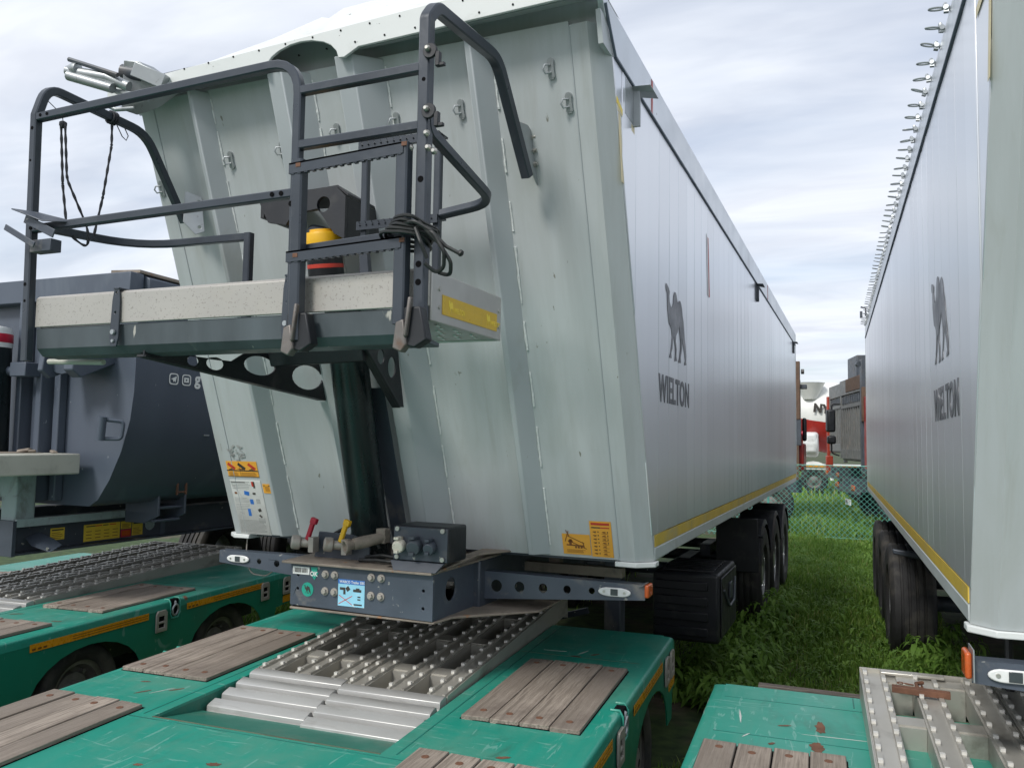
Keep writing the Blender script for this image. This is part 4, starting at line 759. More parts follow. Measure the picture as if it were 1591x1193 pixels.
for s in (-1,):
    xa, xb = -.395, -1.285; mb = MB(); mb.plate([(xa, 1.10), (xb, 1.160), (xb, 1.228), (xa, 1.235)][::-1], [circ(xa-(.10+.125*k), 1.172+.004*k, .030-.0035*k, 14) for k in range(6)], (0, -.035, 0), (1, 0, 0), (0, 0, 1), .006); mb.prism([(xa, -.041, 1.235), (xb, -.041, 1.228), (xb, .03, 1.228), (xa, .03, 1.235)], (0, 0, .006)); arm = mb.build('bumper_arm', 'beam_grey', T2, .002)
    lx = xb+.125; mb = MB(); mb.prism([(lx+.05*math.cos(t)+(.03 if math.cos(t) > 0 else -.03), -.043, 1.195+.022*math.sin(t)) for t in [2*math.pi*k/20 for k in range(20)]], (0, -.012, 0)); ml = mb.build('marker_light', 'lens_clear', arm, .004)
    mb = MB(); mb.box(lx-.02, lx+.02, -.0575, -.054, 1.178, 1.212); mb.build('lens', 'lens_dark', ml, .002); mb = MB(); mb.lathe([(.008, 0), (.007, .003)], (lx-.05, -.0555, 1.195), (0, -1, 0), 8); mb.build('screw', 'zinc_bolt', ml)
    mb = MB(); mb.box(xb-.022, xb-.001, -.065, .03, 1.175, 1.262); mb.build('side_lamp', 'orange_lens', arm, .009, 3)
    mb = MB(); mb.box(xb, xb+.004, -.08, .03, 1.17, 1.275); mb.build('lamp_bracket', 'galv', arm)
mb = MB(); mb.box(-.9, .9, .35, .45, 1.16, 1.28); mb.box(-.395, .395, -.52, .2, 1.08, 1.28); mb.build('coupling_beam', 'beam_grey', T2, .01)
mb = MB(); mb.tube(fillet([(-.85, .5, 1.25), (-.9, .35, .8), (-.7, .3, .72), (-.2, .35, .8)], .12), .016, 8); mb.tube(fillet([(-1.0, 1.0, 1.25), (-1.02, .9, .75), (-.8, .6, .6), (-.3, .5, .7)], .12), .018, 8); mb.build('air_hose', 'cable_black', T2)
mb = MB(); mb.prism([(-1.25, 4.5, 1.08), (-.9, 4.5, 1.05), (-.9, 4.5, .98), (-1.25, 4.5, 1.04)], (0, .05, 0)); mb.build('side_bracket', 'chassis_dark', T2, .01)

# ================================================================== green lowbed trailers
PLANK = {}
def plank_mesh(w, l):
    k = (round(w, 3), round(l, 3))
    if k not in PLANK:
        ms = []
        for v in range(3):
            mb = MB(); h = l/2; e = [random.uniform(-.006, .006) for _ in range(4)]
            mb.prism([(-w/2, -h+e[0], 0), (w/2, -h+e[1], 0), (w/2, h+e[2], 0), (-w/2, h+e[3], 0)], (0, 0, .03)); me = mb.mesh('deck_plank'); me.materials.append(M['wood']); ms.append(me)
        PLANK[k] = ms
    return random.choice(PLANK[k])
bh = MB(); bh.lathe([(.015, 0), (.015, .0012), (.009, .0016), (.007, -.001)], (0, 0, 0), (0, 0, 1), 12); BOLT = bh.mesh('bolt'); BOLT.materials.append(M['rust'])
def lowbed(loc, yaw, pitch, label, v0=-5., end=2.0, zd=.73, planks=(.70, -.61, -1.92), wheels=(1.30, -.10, -1.5), sides=(1, -1), sockets=(.52, 1.70, 1.86), strips=((.82, 1.58), (-.3, .39)), notch=.62, endboard=False, chamfer=0):
    """local frame: right edge x=0, left edge x=-2.5, +y to the rear end, deck top at zd"""
    T = empty('lowbed_trailer', loc, label, 'lowbed trailer', 'green lowbed trailers', rot=(pitch, 0, yaw))
    z = zd; W_ = 2.5; xl, xr = -1.82, -.74
    # deck sheets with bevelled outer edge
    def sheet(x0_, x1_, ya, yb, name='deck_sheet', cut=None):
        mb = MB(); mb.box(x0_, x1_, ya, yb, z-.012, z); return mb.build(name, 'deck_green', T, .003)
    e = .055
    mb = MB(); mb.prism([(xr, -.22, z-.012), (-e, -.22, z-.012), (-e, end-.04, z-.012), (xr, end-.04, z-.012)], (0, 0, .012)); mb.build('deck_sheet', 'deck_green', T)
    mb = MB(); mb.prism([(xl, -.22, z-.012), (xl, end-.04, z-.012), (-W_+e, end-.04, z-.012), (-W_+e, -.22, z-.012)], (0, 0, .012)); mb.build('deck_sheet', 'deck_green', T)
    mb = MB(); mb.prism([(-W_+e, -.2205, z-.012), (-W_+e, v0, z-.012), (-e, v0, z-.012), (-e, -.2205, z-.012)], (0, 0, .012)); mb.build('deck_sheet', 'deck_green', T)
    for s, xe in ((1, 0), (-1, -W_)):
        # rounded shoulder
        mb = MB(); n = 6; sec = [(-e, z+.0005), (-e*.5, z-.001)]+[(-e*.36+e*.36*math.sin(a), z-.022+.0205*math.cos(a)) for a in [R(90)*k/n for k in range(n+1)]]+[(0, z-.06), (-.01, z-.06), (-e, z-.014)]
        k = len(sec); V = [((xe+a) if s > 0 else (xe-a), y, b) for y in (v0, end-.06) for a, b in sec]; F = [(i, (i+1) % k, (i+1) % k+k, i+k) for i in range(k)]+[tuple(range(k))[::-1], tuple(range(k, 2*k))]
        mb.add(V, F if s < 0 else [f[::-1] for f in F]); mb.build('deck_edge', 'deck_green', T)
        # skirt with wheel arches
        zb_ = z-.45; pts = [(v0, z-.058), (v0, zb_)]
        for y in sorted(wheels):
            for k in range(13):
                a = math.pi-math.pi*k/12; pts.append((y+.46*math.cos(a), zb_+.30*math.sin(a)))
        e1 = max(wheels)+.60; pts += [(e1, zb_), (max(e1+.03, end-.3), z-.30), (end, z-.28), (end, z-.058)]
        mb = MB(); mb.plate(pts, [], (xe-.0015 if s > 0 else xe+.0015, 0, 0), (0, 1, 0), (0, 0, 1), .008 if s < 0 else -.008); mb.build('side_skirt', 'skirt_green', T)
        if s in sides:
            xo = xe+s*.002
            for y in sockets:
                mb = MB(); mb.plate([(-.055, -.08), (.055, -.08), (.055, .05), (.04, .07), (-.04, .07), (-.055, .05)], [[(-.03, -.05), (.03, -.05), (.03, .03), (-.03, .03)]], (xo, y, z-.125), (0, s, 0), (0, 0, 1), .014); so = mb.build('lashing_socket', 'socket_grey', T, .004)
                mb = MB(); mb.box(*sorted((xo-s*.004, xo+s*.001)), y-.03, y+.03, z-.175, z-.095); mb.build('socket_recess', 'hole_black', so); mb = MB(); mb.tube([(xo+s*.004, y-.032, z-.14), (xo+s*.004, y+.032, z-.14)], .009, 8); mb.build('socket_bar', 'socket_grey', so)
            for ya, yb in strips:
                mb = MB(); mb.box(*sorted((xo, xo+s*.002)), ya, yb, z-.098, z-.052); st_ = mb.build('reflective_strip', 'orange_reflector', T)
                mb = MB(); 
                for q in (-.068, -.083): mb.box(*sorted((xo+s*.0022, xo+s*.0028)), ya+.02+(yb-ya)*.3, yb-.01, z+q-.002, z+q+.002)
                for q in range(3): mb.box(*sorted((xo+s*.0022, xo+s*.0028)), ya+.015+.04*q, ya+.04+.04*q, z-.09, z-.078)
                mb.build('strip_marking', 'orange_dark', st_)
            mb = MB(); mb.box(*sorted((xo-s*.045, xo+s*.0015)), notch-.04, notch+.04, z-.11, z+.0015); mb.build('ring_recess', 'hole_black', T, .006)
            mb = MB(); mb.sweep([(xo-s*.05, notch-.05, z+.004), (xo-s*.01, notch-.05, z+.004), (xo+s*.004, notch-.05, z-.02), (xo+s*.004, notch-.05, z-.10), (xo+s*.004, notch-.03, z-.13), (xo+s*.004, notch+.03, z-.13), (xo+s*.004, notch+.05, z-.10), (xo+s*.004, notch+.05, z-.02), (xo-s*.01, notch+.05, z+.004), (xo-s*.05, notch+.05, z+.004)], CI(.006, 6)); mb.build('recess_rim', 'deck_green', T)
            mb = MB(); mb.tube([(xo+s*.006+s*.004*math.sin(t), notch+.030*math.cos(t), z-.075+.038*math.sin(t)) for t in [2*math.pi*k/16 for k in range(16)]], .008, 8, closed=True); mb.tube([(xo-s*.015, notch, z-.012), (xo+s*.002, notch, z-.02), (xo+s*.004, notch, z-.045)], .011, 8); mb.build('lashing_ring', 'galv', T)
            mb = MB(); mb.box(*sorted((xe-s*.02, xe+s*.0015)), end-.20, end-.01, z-.275, z-.215); mb.build('reflective_strip', 'orange_reflector', T)
    # rear end plate, wheel boxes, inner frame
    mb = MB(); mb.prism([(-.0, end-.06, z-.003), (-.0, end, z-.03), (-.0, end, z-.30), (-.0, end-.06, z-.30)], (-W_, 0, 0)); mb.build('rear_plate', 'skirt_green', T, .006)
    mb = MB(); mb.box(xr, xr+.01, -.22, end-.06, z-.30, z-.0125); mb.box(xl-.01, xl, -.22, end-.06, z-.30, z-.0125); mb.box(xl, xr, .06, end-.06, z-.21, z-.20)
    mb.prism([(xl, -.2195, z-.010), (xr, -.2195, z-.010), (xr, .07, z-.062), (xl, .07, z-.062)], (0, 0, -.006)); mb.build('trough', 'trough_green', T)
    mb = MB(); mb.box(-W_+.45, xl-.01, v0, end-.1, z-.42, z-.05); mb.box(xr+.02, -.40, v0, end-.1, z-.42, z-.05); mb.build('frame_beam', 'chassis_dark', T)
    for y in wheels:
        if y < v0+.4: continue
        wheel(T, (-.18, y, .235), W_SMALL); wheel(T, (-W_+.18, y, .235), W_SMALL, True)
        mb = MB(); mb.cyl((-W_+.2, y, .235), (-.2, y, .235), .05, 10); mb.build('axle', 'chassis_dark', T)
    # plank fields
    for yc_ in planks:
        for xc in (-.355, -2.19):
            wch = MB(); wch.box(xc-.262, xc+.262, yc_-.462, yc_+.462, z+.0005, z+.003); pf = wch.build('plank_bed', 'hole_black', T)
            for k in range(4):
                o = share('deck_plank', plank_mesh(.124, .915), T, (xc-.1945+.1297*k, yc_+random.uniform(-.004, .004), z-.012+random.uniform(-.003, .005)), (random.uniform(-.003, .003), random.uniform(-.012, .012), random.uniform(-.004, .004)))
                bv = o.modifiers.new('bevel', 'BEVEL'); bv.width = .003; bv.segments = 1; bv.limit_method = 'ANGLE'
                for sy in (-1, 1): share('bolt', BOLT, o, (random.uniform(-.008, .008), sy*.385+random.uniform(-.01, .01), .0305))
    def seam(a, b, w_=.006, m='deck_seam'):
        mb = MB(); mb.sweep([(a[0], a[1], z+.0004), ((a[0]+b[0])/2, (a[1]+b[1])/2, z+.0004), (b[0], b[1], z+.0004)], SQ(w_, .0016)); mb.build('deck_seam', m, T)
    seam((-.68, -.2), (-.68, end-.05)); seam((-1.88, -.2), (-1.88, end-.05)); seam((-2.43, -.24), (-.07, -.24)); seam((xl, -.214), (xr, -.214), .008, 'rust_seam'); seam((-2.43, planks[0]+.62), (-1.83, planks[0]+.62)); seam((-.73, planks[0]+.62), (-.07, planks[0]+.62), .004, 'rust_seam')
    if endboard:
        mb = MB(); mb.prism([(-2.3, end+.02, z-.035), (-1.75, end-.0, z-.035), (-1.75, end+.05, z-.035), (-2.3, end+.07, z-.035)], (0, 0, .03)); mb.build('end_board', 'wood_dark', T, .004)
    return T
def rust_patches(T, spots, z):
    for (x, y, a, b, rot_, m) in spots:
        mb = MB(); n = 22; pts = [((a*math.cos(t)*random.uniform(.65, 1.1)), (b*math.sin(t)*random.uniform(.65, 1.1))) for t in [2*math.pi*k/n for k in range(n)]]
        ca_, sa_ = math.cos(rot_), math.sin(rot_); mb.plate([(x+u*ca_-v*sa_, y+u*sa_+v*ca_) for u, v in pts], [], (0, 0, z+.0006), (1, 0, 0), (0, 1, 0), .0008); mb.build('paint_chip', m, T)
G2 = lowbed((-.933, 3.0, 0), .0456, .018, 'green lowbed trailer in the middle foreground under the ladder platform', zd=.73)
rust_patches(G2, [(-.30, -.08, .035, .012, .5, 'rust'), (-.27, -.16, .05, .010, .1, 'rust'), (-2.10, .02, .04, .007, 1.0, 'rust'), (-1.98, .10, .035, .008, .9, 'rust'), (-2.2, .14, .025, .008, .3, 'rust'), (-2.03, .06, .07, .003, 1.1, 'ramp_stud'), (-1.25, -.52, .03, .016, .2, 'rust'), (-.95, -.50, .025, .012, .6, 'rust'), (-1.5, -.62, .02, .01, .2, 'rust'), (-.40, 1.42, .05, .006, 1.2, 'ramp_stud'), (-.33, 1.40, .03, .01, .8, 'rust'), (-.42, 1.33, .03, .01, 0, 'rust'), (-.55, 1.40, .07, .004, .1, 'ramp_stud')], .73)
G1 = lowbed((-4.526, 3.294, 0), .075, .004, 'green lowbed trailer at the left with reflective strips along its side', zd=.70, end=3.0, planks=(1.30, -.02, -1.33), wheels=(2.05, .66, -.75), sockets=(1.28, 2.52, 2.84), strips=((.20, 1.16), (1.55, 2.50)), notch=1.42, sides=(1,))
rust_patches(G1, [(-.18, .55, .04, .01, .3, 'rust'), (-.6, .62, .05, .012, .5, 'rust'), (-.35, 2.3, .06, .003, 1, 'ramp_stud')], .70)
G3 = lowbed((1.837, 4.31, 0), .045, .006, 'green lowbed trailer at the bottom right in front of the grass strip', zd=.75, v0=-4., end=0., planks=(-1.33, -2.64), wheels=(-.9, -2.3), sockets=(-.3, -.15), strips=((-1.6, -.7),), notch=-1.4, sides=(-1,), endboard=True)
rust_patches(G3, [(-2.02, -.52, .024, .075, .05, 'rust'), (-2.035, -.76, .03, .06, .0, 'rust'), (-2.16, -.55, .03, .008, .4, 'rust'), (-2.2, -.78, .02, .01, .9, 'rust'), (-2.34, -.5, .004, .09, .1, 'ramp_stud'), (-1.95, -.62, .14, .0025, .05, 'ramp_stud'), (-2.30, -.72, .03, .004, 1.1, 'ramp_stud')], .75)

# ------------------------------------------------------------------ loading ramps
def ramp(T, x0_, v0, v1, zr0, zr1, label, lip=True, handle=False, w=.515):
    """one aluminium ramp lying in a trough: along y from v0 (low, lip) to v1, in the frame of lowbed T"""
    Mw = Matrix.LocRotScale(T.location, T.rotation_euler, None)
    ln = math.hypot(v1-v0, zr1-zr0); tilt = math.atan2(zr1-zr0, v1-v0)
    loc = Mw @ Vector((x0_, v0, zr0)); E = empty('loading_ramp', loc, label, 'loading ramp', 'aluminium loading ramps lying in the lowbed trailers')
    E.rotation_euler = (Mw.to_3x3() @ Matrix.Rotation(tilt, 3, 'X')).to_euler()
    ls = .40 if lip else 0
    rw = .105; gap = (w-3*rw)/2; st = MB()
    for k in range(3):
        xa = k*(rw+gap); mb = MB(); mb.box(xa, xa+rw, ls, ln, -.12, -.012)
        for q in (.006, rw-.026):
            mb.prism([(xa+q, ls, -.012), (xa+q+.020, ls, -.012), (xa+q+.017, ls, -.002), (xa+q+.003, ls, -.002)], (0, ln-ls, 0))
            y = ls+.03+(.045 if q > .01 else 0)
            while y < ln-.03:
                mb.box(xa+q+.001, xa+q+.019, y+.02, y+.075, -.003, .003); st.box(xa+q+.001, xa+q+.018, y-.008, y+.008, -.003, .009); y += .12
        mb.build('ramp_rail', 'ramp_alu', E)
    st = st.build('anti_slip_studs', 'ramp_stud', E); st['kind'] = 'stuff'
    y = ls+.25
    while y < ln-.1:
        for k in range(2):
            xa = k*(rw+gap)+rw; mb = MB(); mb.box(xa+.001, xa+gap-.001, y, y+.012, -.16, -.02); mb.box(xa+.001, xa+gap-.001, y+.0125, y+.10, -.022, -.014); mb.prism([(xa+.001, y-.002, -.16), (xa+gap-.001, y-.002, -.16), (xa+gap-.001, y-.07, -.165), (xa+.001, y-.07, -.165)], (0, 0, .008)); mb.build('cross_plate', 'ramp_alu', E)
        y += .50
    mb = MB(); mb.box(-.004, w+.004, ln, ln+.008, -.16, .004); mb.box(-.004, -.0005, ls, ln, -.13, -.005); mb.box(w+.0005, w+.004, ls, ln, -.13, -.005); mb.build('ramp_frame', 'ramp_alu', E)
    if lip:
        pts = []; n = 4
        for k in range(n):
            ya = ls-.005-k*(ls/n); yb = ls-.005-(k+1)*(ls/n); za = -.008-.058*(k/n)**1.2; zb_ = -.008-.058*((k+1)/n)**1.2
            pts += [(ya, za), (ya-.012, za+.006), (yb+.046, zb_+.013), (yb+.034, zb_+.008), (yb+.030, zb_-.022), (yb+.006, zb_-.022)]
        pts += [(-.005, -.082), (ls-.005, -.09)]
        mb = MB(); mb.prism([(0, a, b) for a, b in pts], (w, 0, 0)); mb.build('ramp_lip', 'ramp_lip', E, .002)
    if handle:
        mb = MB(); mb.obox((.22, ln-.28, .012), (.22, .035, .025), (1, -.08, 0), (0, 1, 0)); mb.box(.21, .24, ln-.22, ln-.14, -.03, .004)
        mb.tube([(.21, ln-.26, .02), (.21, ln-.20, .02), (.24, ln-.18, .02)], .008, 6); mb.tube([(.15+.012*math.cos(t), ln-.19+.012*math.sin(t), .012) for t in [2*math.pi*k/10 for k in range(10)]], .003, 5, closed=True); mb.tube([(.165, ln-.19, .012), (.2, ln-.21, .015)], .004, 5)
        mb.build('ramp_handle', 'rust', E, .008, 3); mb = MB(); mb.obox((.21, ln-.035, .004), (.26, .04, .014), (1, .02, 0), (0, 1, 0)); mb.box(.14, .22, ln-.15, ln-.05, -.03, -.002); mb.build('hinge_plate', 'ramp_alu', E, .004)
    return E
ramp(G2, -1.80, 0.06, 2.35, .740, .86, 'left one of the two aluminium ramps beneath the coupling beam of the ladder trailer')
ramp(G2, -1.27, .01, 2.30, .740, .86, 'right one of the two aluminium ramps beneath the coupling beam of the ladder trailer')
ramp(G1, -1.80, .55, 3.2, .715, .82, 'far aluminium ramp in the left lowbed trailer nearest the dark dump trailer')
ramp(G1, -1.27, .50, 3.2, .715, .82, 'near aluminium ramp in the left lowbed trailer beside its weathered planks')

ramp(G3, -1.845, -2.4, -.03, .765, .885, 'left aluminium ramp at the bottom right corner with rusty handles at its end', lip=False, handle=True)
ramp(G3, -1.315, -2.4, -.03, .765, .885, 'right aluminium ramp at the bottom right corner under the bumper lamp', lip=False)

# ================================================================== dark dump trailer at the left
D1 = empty('dump_trailer', (-5.85, 4.25, 0), 'dark blue-grey half-pipe dump trailer with a tall hydraulic cylinder at the left edge', 'dump trailer', world_parts=True)
cx = -5.85
half = [(1.20, 3.0), (1.20, 2.40), (1.195, 2.20), (1.17, 2.0), (1.10, 1.78), (1.0, 1.58), (.90, 1.44), (.82, 1.39)]
prof = [(cx+a, b) for a, b in half]+[(cx-a, b) for a, b in half[::-1]]
mb = MB(); n = len(prof); y0_, y1_ = 4.27, 11.5
V = [(x, y, z) for y in (y0_, y1_) for x, z in prof]; F = [(i+n, (i+1) % n+n, (i+1) % n, i) for i in range(n)]+[tuple(range(n)), tuple(range(n, 2*n))[::-1]]
mb.add(V, F); mb.build('body', 'dump_paint', D1)
mb = MB(); mb.prism([(cx-1.25, 4.17, 2.86), (cx+1.22, 4.17, 2.86), (cx+1.22, 4.17, 3.03), (cx-1.25, 4.17, 3.03)], (0, .12, 0)); mb.prism([(cx+1.19, 4.30, 2.88), (cx+1.26, 4.30, 2.88), (cx+1.26, 4.30, 3.0), (cx+1.19, 4.30, 3.03)], (0, 7.2, 0)); mb.prism([(cx-1.19, 4.30, 2.88), (cx-1.26, 4.30, 2.88), (cx-1.26, 4.30, 3.0), (cx-1.19, 4.30, 3.03)], (0, 7.2, 0)); mb.build('top_rim', 'dump_paint', D1, .006)
mb = MB(); mb.prism([(cx+1.0, 4.2, 3.035), (cx+1.22, 4.25, 3.035), (cx+1.3, 4.9, 3.0), (cx+1.24, 4.9, 2.99)], (0, 0, .02)); mb.build('cover_edge', 'dusty_plate', D1)
cyo = Vector((-5.79, 4.0, 1.75)); mb = MB(); mb.lathe([(.155, 0), (.158, .02), (.158, .76), (.150, .765)], cyo, (0, -.02, 1), 32); cy_ = mb.build('hydraulic_cylinder', 'cylinder_dark', D1)
mb = MB(); mb.lathe([(.161, .76), (.162, .77), (.162, .88), (.150, .905), (.08, .92), (.02, .925)], cyo, (0, -.02, 1), 32); mb.build('cylinder_collar', 'hood_white', cy_); mb = MB(); mb.lathe([(.1625, .795), (.1632, .796), (.1632, .858), (.1625, .859)], cyo, (0, -.02, 1), 32, cap=False); lb = mb.build('red_band', 'label_red', cy_)
for k, ch in enumerate('Binotto'):
    a = R(-16)+k*R(8.6)+(R(1.5) if k > 1 else 0); d_ = Vector((math.sin(a), -math.cos(a), 0)); t_ = Vector((math.cos(a), math.sin(a), 0)); text('lettering', ch, .052, cy_, frame(cyo+d_*.165+Vector((0, -.016, .808))-t_*.012, t_, (0, 0, 1)), 'sticker_white', .85, .0015, .0004)
mb = MB(); mb.box(-5.84, -5.735, 3.838, 3.842, 2.32, 2.42); q = mb.build('cylinder_label', 'sticker_white', cy_); text('lettering', 'BINOTTO', .03, q, frame((-5.83, 3.8372, 2.375), (1, 0, 0), (0, 0, 1)), 'label_red', .6, .001, .0003)
mb = MB(); mb.box(-5.832, -5.745, 3.8365, 3.8378, 2.328, 2.352); mb.build('print', 'print_dark', q)
for xx in (-5.63, -5.42):
    mb = MB(); mb.box(xx-.025, xx+.03, 4.12, 4.26, 1.42, 2.86); mb.build('frame_post', 'dump_paint', D1, .008)
for xx in (-5.55, -5.33): mb = MB(); mb.box(xx-.03, xx+.03, 4.20, 4.268, 1.42, 2.86); mb.build('frame_post', 'dump_paint', D1, .008)
mb = MB(); mb.box(-5.56, -5.40, 4.0, 4.12, 2.30, 2.40); mb.tube([(-5.66, 4.06, 2.345), (-5.56, 4.06, 2.345)], .035, 12); mb.build('cylinder_clamp', 'dump_paint', D1, .006)
for xx, w_ in ((-5.19, .05), (-4.94, .09)):
    mb = MB(); mb.prism([(xx, 4.28, 2.55), (xx, 3.95, 2.50), (xx, 3.93, 2.33), (xx, 4.0, 2.28), (xx, 4.28, 2.40)], (w_, 0, 0)); mb.build('lifting_lug', 'dump_paint', D1, .008)
mb = MB(); mb.tube([(-5.06, 4.26, 2.50), (-5.06, 4.0, 2.47)], .16, 20); mb.build('lug_boss', 'dump_paint', D1)
mb = MB(); mb.tube([(-4.745, 4.10, 2.02), (-4.77, 4.11, 1.86)], .028, 14); mb.tube(fillet([(-4.74, 4.12, 2.0), (-4.66, 4.2, 1.99), (-4.68, 4.2, 1.87), (-4.76, 4.13, 1.87)], .03), .014, 8); mb.build('pipe_handle', 'dump_paint', D1)
mb = MB(); mb.box(-6.7, -5.03, 3.55, 4.18, 1.62, 1.762); pb = mb.build('front_platform', 'cream_paint', D1, .01); mb = MB(); mb.box(-6.0, -5.3, 3.62, 4.1, 1.7625, 1.766); mb.build('platform_tread', 'dusty_plate', pb)
mb = MB(); mb.obox((-5.36, 4.0, 1.778), (.09, .05, .025), (1, .4, .2)); mb.obox((-5.2, 4.1, 1.772), (.06, .04, .02), (1, -.3, -.2)); mb.obox((-5.31, 4.02, 1.775), (.04, .05, .02), (1, -.8, .1)); mb.build('mud_clod', 'dusty_plate', pb, .01)
for xx in (-5.86, -5.43): mb = MB(); mb.box(xx-.07, xx+.08, 3.95, 4.1, 1.28, 1.62); mb.build('platform_leg', 'pale_green_grey', D1, .01)
mb = MB(); mb.box(-6.0, -5.36, 4.0, 4.05, 1.45, 1.62); mb.build('leg_panel', 'pale_green_grey', D1)
mb = MB(); mb.tube(fillet([(-5.60, 3.60, 1.70), (-5.60, 3.50, 1.70), (-5.60, 3.50, 1.40), (-5.85, 3.50, 1.40), (-5.85, 3.62, 1.40)], .03), .02, 10); mb.build('grab_handle', 'cream_paint', D1)
mb = MB(); 
for sx in (-.45, .45):
    X_ = cx+sx; s_ = 1 if sx > 0 else -1
    mb.box(X_-.08, X_+.08, 3.93, 11, 1.285, 1.30); mb.box(X_-.006, X_+.006, 3.93, 11, 1.075, 1.285); mb.box(X_-.08, X_+.08, 3.93, 11, 1.06, 1.075)
mb.box(cx-.55, cx+.55, 3.90, 3.93, 1.06, 1.30); cr_ = mb.build('chassis_rail', 'chassis_dark', D1, .003)
mb = MB(); mb.box(cx+.53, cx+.545, 3.93, 5.3, 1.255, 1.31); mb.build('rail_flange', 'pale_green_grey', D1)
XR = cx+.4575
mb = MB(); mb.box(XR, XR+.004, 5.28, 5.33, 1.07, 1.28); mb.build('rail_stiffener', 'dump_paint', cr_)
def side_label(y, z, w, h, m, pr):
    q = MB(); q.box(XR, XR+.002, y, y+w, z, z+h); o = q.build('warning_sticker', m, cr_); d = {}
    for (a, b, c_, e_, pm) in pr: d.setdefault(pm, MB()).box(XR+.0022, XR+.003, y+a, y+a+c_, z+b, z+b+e_)
    for pm, qq in d.items(): qq.build('print', pm, o)
ln_ = lambda w, h, n: [(.01, h*.12+(h*.6)*k/n, (w-.02)*random.uniform(.7, 1), .004, 'print_brown') for k in range(n)]
side_label(4.26, 1.13, .115, .085, 'sticker_yellow', ln_(.115, .085, 4)+[(.01, .066, .095, .010, 'print_dark')])
side_label(4.54, 1.09, .33, .125, 'sticker_yellow', [(.02, .108, .08, .007, 'print_dark'), (.10, .108, .06, .007, 'print_red'), (.17, .108, .05, .007, 'print_dark'), (.23, .108, .06, .007, 'print_red')]+[(.02+.08*i, .02+.025*j, .05, .005, 'print_brown') for i in range(4) for j in range(3)])
side_label(4.88, 1.155, .10, .06, 'sticker_yellow', ln_(.10, .06, 4)); side_label(4.88, 1.09, .10, .06, 'label_red', [(.01, .01, .08, .04, 'orange_lens')]); side_label(4.99, 1.095, .105, .12, 'sticker_yellow', [(.01, .09, .085, .010, 'print_dark')]+ln_(.105, .09, 5))
mb = MB(); mb.lathe([(.0, .003), (.035, .003), (.045, .006), (.048, .0)], (XR, 5.17, 1.17), (1, 0, 0), 20, cap=False); mb.build('round_reflector', 'pale_green_grey', cr_)
mb = MB(); mb.prism([(XR+.01, 4.05, 1.17), (XR+.01, 4.15, 1.20), (XR+.16, 4.15, 1.16), (XR+.28, 4.12, 1.13), (XR+.28, 4.04, 1.09), (XR+.1, 4.04, 1.12)], (0, .02, 0)); arm = mb.build('bumper_arm', 'beam_grey', D1, .004); mb = MB(); mb.lathe([(.012, 0), (.012, .006)], (XR+.25, 4.05, 1.11), (0, -1, 0), 10); mb.build('screw', 'zinc_bolt', arm)
# marks on the flank, hinge bracket and rusty ladder
XF = cx+1.2015
for k, yy in enumerate((4.62, 4.745)):
    mb = MB(); ro = [(.045*math.copysign(abs(math.cos(t))**.5, math.cos(t)), .042*math.copysign(abs(math.sin(t))**.5, math.sin(t))) for t in [2*math.pi*j/24 for j in range(24)]]; ri = [(a*.8, b*.8) for a, b in ro]
    mb.plate([(a+yy, b+2.315) for a, b in ro], [[(a+yy, b+2.315) for a, b in ri]], (XF, 0, 0), (0, 1, 0), (0, 0, 1), .001)
    if k: mb.plate([(yy-.024, 2.297), (yy+.024, 2.297), (yy+.024, 2.333), (yy-.024, 2.333)], [[(yy-.008, 2.305), (yy+.012, 2.315), (yy-.008, 2.325)]], (XF, 0, 0), (0, 1, 0), (0, 0, 1), .001)
    else: mb.plate([(yy-.026, 2.315), (yy+.028, 2.337), (yy+.016, 2.292), (yy+.004, 2.302), (yy-.006, 2.292), (yy-.006, 2.306)], [], (XF, 0, 0), (0, 1, 0), (0, 0, 1), .001)
    mb.build('video_icon' if k else 'paper_plane_icon', 'sticker_white', D1)
text('lettering', 'g', .13, D1, frame((XF, 4.83, 2.29), (0, 1, 0), (0, 0, 1)), 'sticker_white', 1, .004)
text('lettering', '88', .13, D1, frame((XF, 4.62, 2.47), (0, 1, 0), (0, 0, 1)), 'sticker_white', 1, .004)
text('lettering', 'Ozkan', .05, D1, frame((XR+.003, 5.45, 1.17), (0, 1, 0), (0, 0, 1)), 'fence_green', 1, .001) if False else None
mb = MB()
for yy in (4.83, 5.10): mb.prism([(-4.96, yy, 1.45), (-4.96, yy, 1.28), (-5.10, yy, 1.22), (-5.3, yy, 1.22), (-5.3, yy, 1.45)], (0, .02, 0))
mb.box(-5.3, -4.98, 4.85, 5.10, 1.33, 1.35); mb.box(-5.2, -5.0, 4.85, 5.10, 1.23, 1.25); mb.build('hinge_bracket', 'dump_paint', D1, .006)
mb = MB()
for yy in (4.94, 5.03): mb.box(-4.90, -4.885, yy, yy+.012, 1.44, 1.68)
for z_ in (1.46, 1.54, 1.61, 1.67): mb.tube([(-4.892, 4.945, z_), (-4.892, 5.035, z_)], .007, 6)
mb.tube([(-4.89, 4.93, 1.67), (-4.88, 4.88, 1.62), (-4.9, 4.90, 1.56)], .012, 6); mb.build('step_ladder', 'rust', D1)
mb = MB(); mb.tube([(-4.80, 5.0, 1.80), (-4.78, 5.03, 1.84), (-4.78, 5.06, 1.80)], .008, 6); mb.box(-4.76, -4.70, 5.0, 5.06, 1.90, 1.91); mb.build('rope_hook', 'galv', D1)
for y_ in (7.6, 8.9, 10.2):
    wheel(D1, (cx*0+.98, y_-4.25, .52), W_BIG); wheel(D1, (-.98, y_-4.25, .52), W_BIG, True); mb = MB(); mb.cyl((cx-.9, y_, .52), (cx+.9, y_, .52), .07, 12); mb.build('axle', 'chassis_dark', D1)

